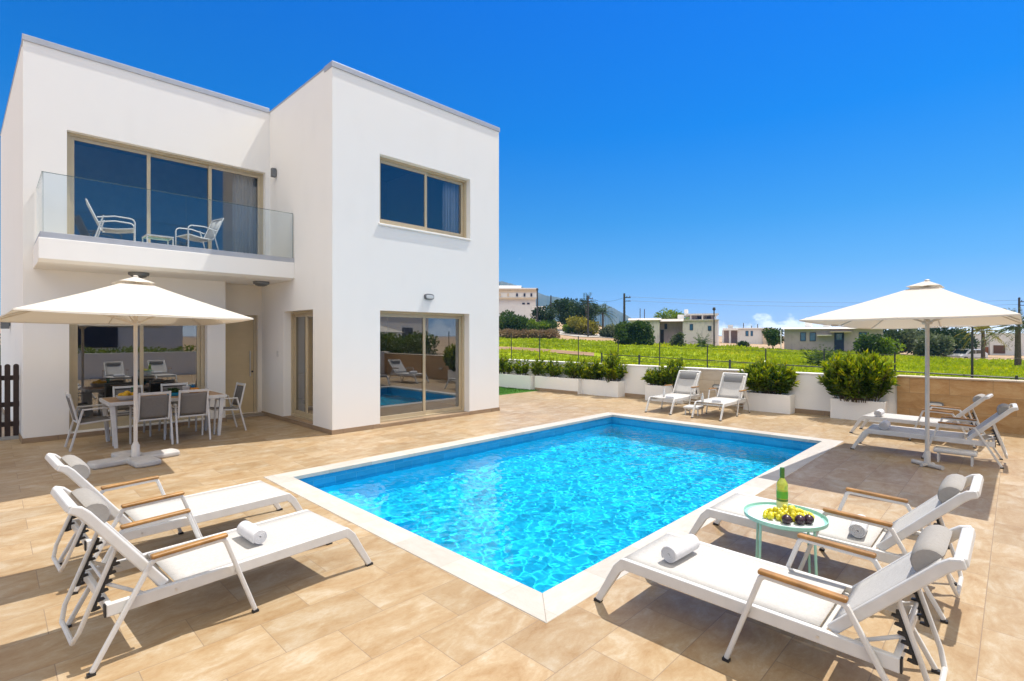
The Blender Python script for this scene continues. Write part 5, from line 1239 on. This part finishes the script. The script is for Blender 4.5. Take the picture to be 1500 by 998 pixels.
# white house on the right
d0 = 66; t, z = house('white_house', 'white cubic house with a brown shutter at the right edge beyond the field', 1470, d0)
X = lambda x: (x-1470)*d0/752/math.hypot(1, S(1470))
Y = lambda y: hz(y, d0)
b = MB(); b.box(X(1450),X(1640),0,7,z-.5,Y(489.5)); b.build('wall', M['hill_white'], t)
b = MB(); b.prism([(X(1424),z-.5),(X(1450)-.003,z-.5),(X(1450)-.003,Y(490.5)),(X(1424),Y(490.5)),(X(1400),Y(511)),(X(1400),z-.5)], .8, 6.5, 'y'); b.build('wall', M['hill_white'], t)
b = MB(); b.box(X(1449.5),X(1640),-.06,7.05,Y(489.5)+.002,Y(488.3)); b.box(X(1424),X(1449),.75,6.6,Y(490.5)+.002,Y(489.5)); b.build('roof', M['hill_white'], t)
b = MB(); b.box(X(1455),X(1472.5),-.06,-.003,Y(518),Y(506)); b.build('shutter', M['brown_shutter'], t)
for a, c_, y0, y1 in ((1426.5,1429.5,512,500.5),(1441.5,1444.2,507,498)):
    b = MB(); b.box(X(a),X(c_),.72,.797,Y(y0),Y(y1)); b.build('window', M['brown_shutter'], t)
b = MB(); b.box(X(1440.5),X(1447.5),.66,.795,z-.4,Y(509)); b.build('gate_post', M['terracotta'], t)
b = MB(); b.box(X(1461),X(1462.5),-.3,-.003,Y(495),Y(493)); b.build('wall_light', M['pole_wood'], t)
# hillside building
d0 = 120; t, z = house('hillside_building', 'large pale building with an arcade of small windows on the hillside', 755, d0)
X = lambda x: (x-755)*d0/752/math.hypot(1, S(755))
Y = lambda y: hz(y, d0)
b = MB(); b.box(X(690),X(786),0,14,Y(437),Y(424)); b.box(X(690),X(785),.6,13.5,z-1,Y(437)-.002); b.build('wall', M['hill_white'], t)
b = MB(); b.box(X(688),X(787.5),-.5,14.5,Y(424)+.003,Y(422.3)); b.box(X(690),X(764),4,13,Y(422)+.003,Y(416)); b.build('roof', M['render'], t)
b = MB(); b.box(X(690),X(787),-.25,-.003,Y(438),Y(436)); b.build('ledge', M['cream'], t)
b = MB(); b.box(X(690),X(786.5),-.12,-.003,Y(428.5),Y(424)); b.build('cornice', M['cream'], t)
for i, xx in enumerate((731, 743, 756, 767, 777)):
    b = MB(); b.box(X(xx),X(xx+2.6),-.15,-.003,Y(434.5),Y(430)); b.build('window', M['navy'] if i > 1 else M['cream'], t)
for xx in (765, 772):
    b = MB(); b.box(X(xx),X(xx+4),.5,.598,Y(446),Y(443.5)); b.build('window', M['navy'], t)
d0 = 105; t, z = house('white_hut', 'small white hut between the hillside building and the dark trees', 790, d0)
X = lambda x: (x-790)*d0/752/math.hypot(1, S(790))
Y = lambda y: hz(y, d0)
b = MB(); b.box(X(780),X(799),0,5,z-1,Y(450)); b.build('wall', M['render'], t)
b = MB(); b.box(X(779.5),X(799.5),-.1,5.1,Y(450)+.002,Y(448.8)); b.build('roof', M['render'], t)
b = MB(); b.box(X(783),X(786),-.05,-.003,Y(457),Y(453)); b.build('window', M['navy'], t)
# neighbour houses seen only in reflections and at the left edge
t = thing('neighbour_house', 'white neighbour house beyond the hedge on the right', 'house', (-.5, -9.5, -.45))
b = MB(); b.box(-9,8,-6,0,0,5.2); b.build('wall', M['render'], t)
b = MB(); b.box(-9.2,8.2,-6.2,.2,5.201,5.4); b.build('roof', M['render'], t)
for xx in (-6,-1.5,3.5):
    f = MB(); f.box(xx,xx+1.6,.003,.06,1.6,2.9); f.build('window', M['navy'], t)
t = thing('neighbour_house', 'cream neighbour house with terracotta roof glimpsed left of the villa', 'house', (-3.4, 34, -.4))
b = MB(); b.box(-4,3.3,0,7,0,6.4); b.build('wall', M['cream'], t); b = MB(); b.prism([(-4.4,6.401),(3.7,6.401),(-.3,8.6)], -.4, 7.4, 'y'); b.build('roof', M['terracotta'], t)
for zz in (1,4):
    f = MB(); f.box(1,2.2,-.06,-.003,zz,zz+1.5); f.build('window', M['navy'], t)
tree('bush', 'green bush behind the picket fence at the left edge', -1.02, 17.5, 2.4, 1.1, n=900, leaf=.12, trunk=.1, group=None, cat='bush', z=-.2)

# ------------------------------------------------------------------ poles, wires, car
def upole(label, x, ytop, d, r, arms=True, lamp=False):
    u, v = spot(S(x), d); z = T(u, v); h = hz(ytop, d)-z
    t = thing('utility_pole', label, 'pole', (u, v, z), R(44.5-90), 'utility poles')
    b = MB(); b.tube([(0,0,-.5),(0,0,h)], [r*1.2, r*.85], 8); b.build('shaft', M['pole_wood'], t)
    if arms:
        b = MB(); b.box(-.1,.75,-.04,.04,h-.55,h-.45); b.box(-.1,.75,-.04,.04,h-.95,h-.87)
        for xx in (.3,.65): b.lathe([(.035,h-.449),(.05,h-.4),(.03,h-.3)], 8, (xx,0,0))
        b.build('cross_arm', M['pole_wood'], t)
    if lamp:
        b = MB(); b.lathe([(.12,h),(.2,h+.1),(.16,h+.35),(.05,h+.4)], 10); b.build('lamp_head', M['pole_wood'], t)
    return (u, v, z+h)
p1 = upole('tallest utility pole with a small cross arm beside the clipped hedge', 914.5, 430, 61, .14)
upole('thin utility pole in front of the hillside building corner', 787, 426, 84, .13, False, True)
upole('thin utility pole left of the dark round trees', 807, 433, 90, .13, False)
p0 = upole('utility pole by the yellow green bushes at the roadside', 861.5, 433, 79, .13)
upole('street lamp pole beside the rounded terrace of the flat roofed house', 1046, 455, 64, .09, False, True)
p2 = upole('utility pole rising behind the right edge of the parasol', 1493, 436, 60, .12)
upole('lone slim dark pole in front of the parked car', 1424, 486, 26, .05, False)
def wire(label, a, b, sag):
    mb = MB(); a = Vector(a); b = Vector(b); mb.tube([a.lerp(b, k/24) + Vector((0,0,-sag*4*(k/24)*(1-k/24))) for k in range(25)], .012, 4)
    tag(mb.build('power_line', M['wire']), label, 'power line', 'power lines')
wire('upper power line running right from the tallest pole', (p1[0]+.3,p1[1]-.3,p1[2]-.4), (p2[0],p2[1],p2[2]-.3), .5)
wire('lower power line running right from the tallest pole', (p1[0]+.3,p1[1]-.3,p1[2]-.85), (p2[0],p2[1],p2[2]-.8), .5)
wire('power line between the roadside pole and the tallest pole', (p0[0],p0[1],p0[2]-.4), (p1[0],p1[1],p1[2]-.5), .5)
# parked car, partly hidden by the field
u, v = spot(S(1416), 58); t = thing('parked_car', 'pale silver hatchback parked before the white house', 'car', (u, v, hz(511.5,58)-1.46), R(44.5-90-45+58))
prof = [(-2.0,.32),(-2.05,.62),(-1.95,.82),(-1.15,.95),(-.55,1.40),(-.2,1.46),(.9,1.44),(1.55,1.12),(1.95,1.0),(2.0,.6),(1.95,.32)]
b = MB(); b.prism(prof, -.84, .84, 'y'); b.build('body', M['car_paint'], t, bevel=.09, seg=3)
for sy in (-1,1):
    b = MB(); b.prism([(-1.0,.96),(-.5,1.36),(.1,1.39),(.1,.96)], sy*.846, sy*.852, 'y'); b.prism([(.18,.96),(.18,1.39),(.85,1.37),(1.35,1.08),(1.3,.98)], sy*.846, sy*.852, 'y'); b.build('side_window', M['car_glass'], t)
    for x in (-1.3,1.25):
        wv = MB(); wv.tube([(x,sy*.70,.33),(x,sy*.87,.33)], .33, 20); wo = wv.build('wheel', M['rubber'], t, smooth='auto')
        wv = MB(); wv.tube([(x,sy*.871,.33),(x,sy*.88,.33)], .2, 16); wv.build('rim', M['steel'], wo)
    b = MB(); b.box(-2.06,-1.98,sy*.6-.18,sy*.6+.18,.64,.78); b.build('headlight', M['diffuser'], t, bevel=.02)
b = MB(); b.add([(-1.13,-.7,.965),(-1.13,.7,.965),(-.57,.64,1.405),(-.57,-.64,1.405)], [(0,1,2,3)]); b.xf(Matrix.Translation((-.02,0,.012))); b.build('windscreen', M['car_glass'], t, solid=.006)
b = MB(); b.add([(.95,-.66,1.44),(.95,.66,1.44),(1.53,.7,1.14),(1.53,-.7,1.14)], [(0,1,2,3)]); b.xf(Matrix.Translation((.02,0,.012))); b.build('rear_window', M['car_glass'], t, solid=.006)

# ------------------------------------------------------------------ thin sea haze between the deck and the hills
hm = bpy.data.materials.new('haze'); hm.use_nodes = True; nt = hm.node_tree; nt.nodes.clear()
pv = nt.nodes.new('ShaderNodeVolumePrincipled'); pv.inputs['Color'].default_value = (.13,.52,1,1); pv.inputs['Density'].default_value = .0003; pv.inputs['Anisotropy'].default_value = .2
on = nt.nodes.new('ShaderNodeOutputMaterial'); nt.links.new(pv.outputs[0], on.inputs['Volume'])
hb = MB(); hb.box(-2300, 2300, -2300, 2300, -8, 190); hb.build('haze', hm, kind='stuff')
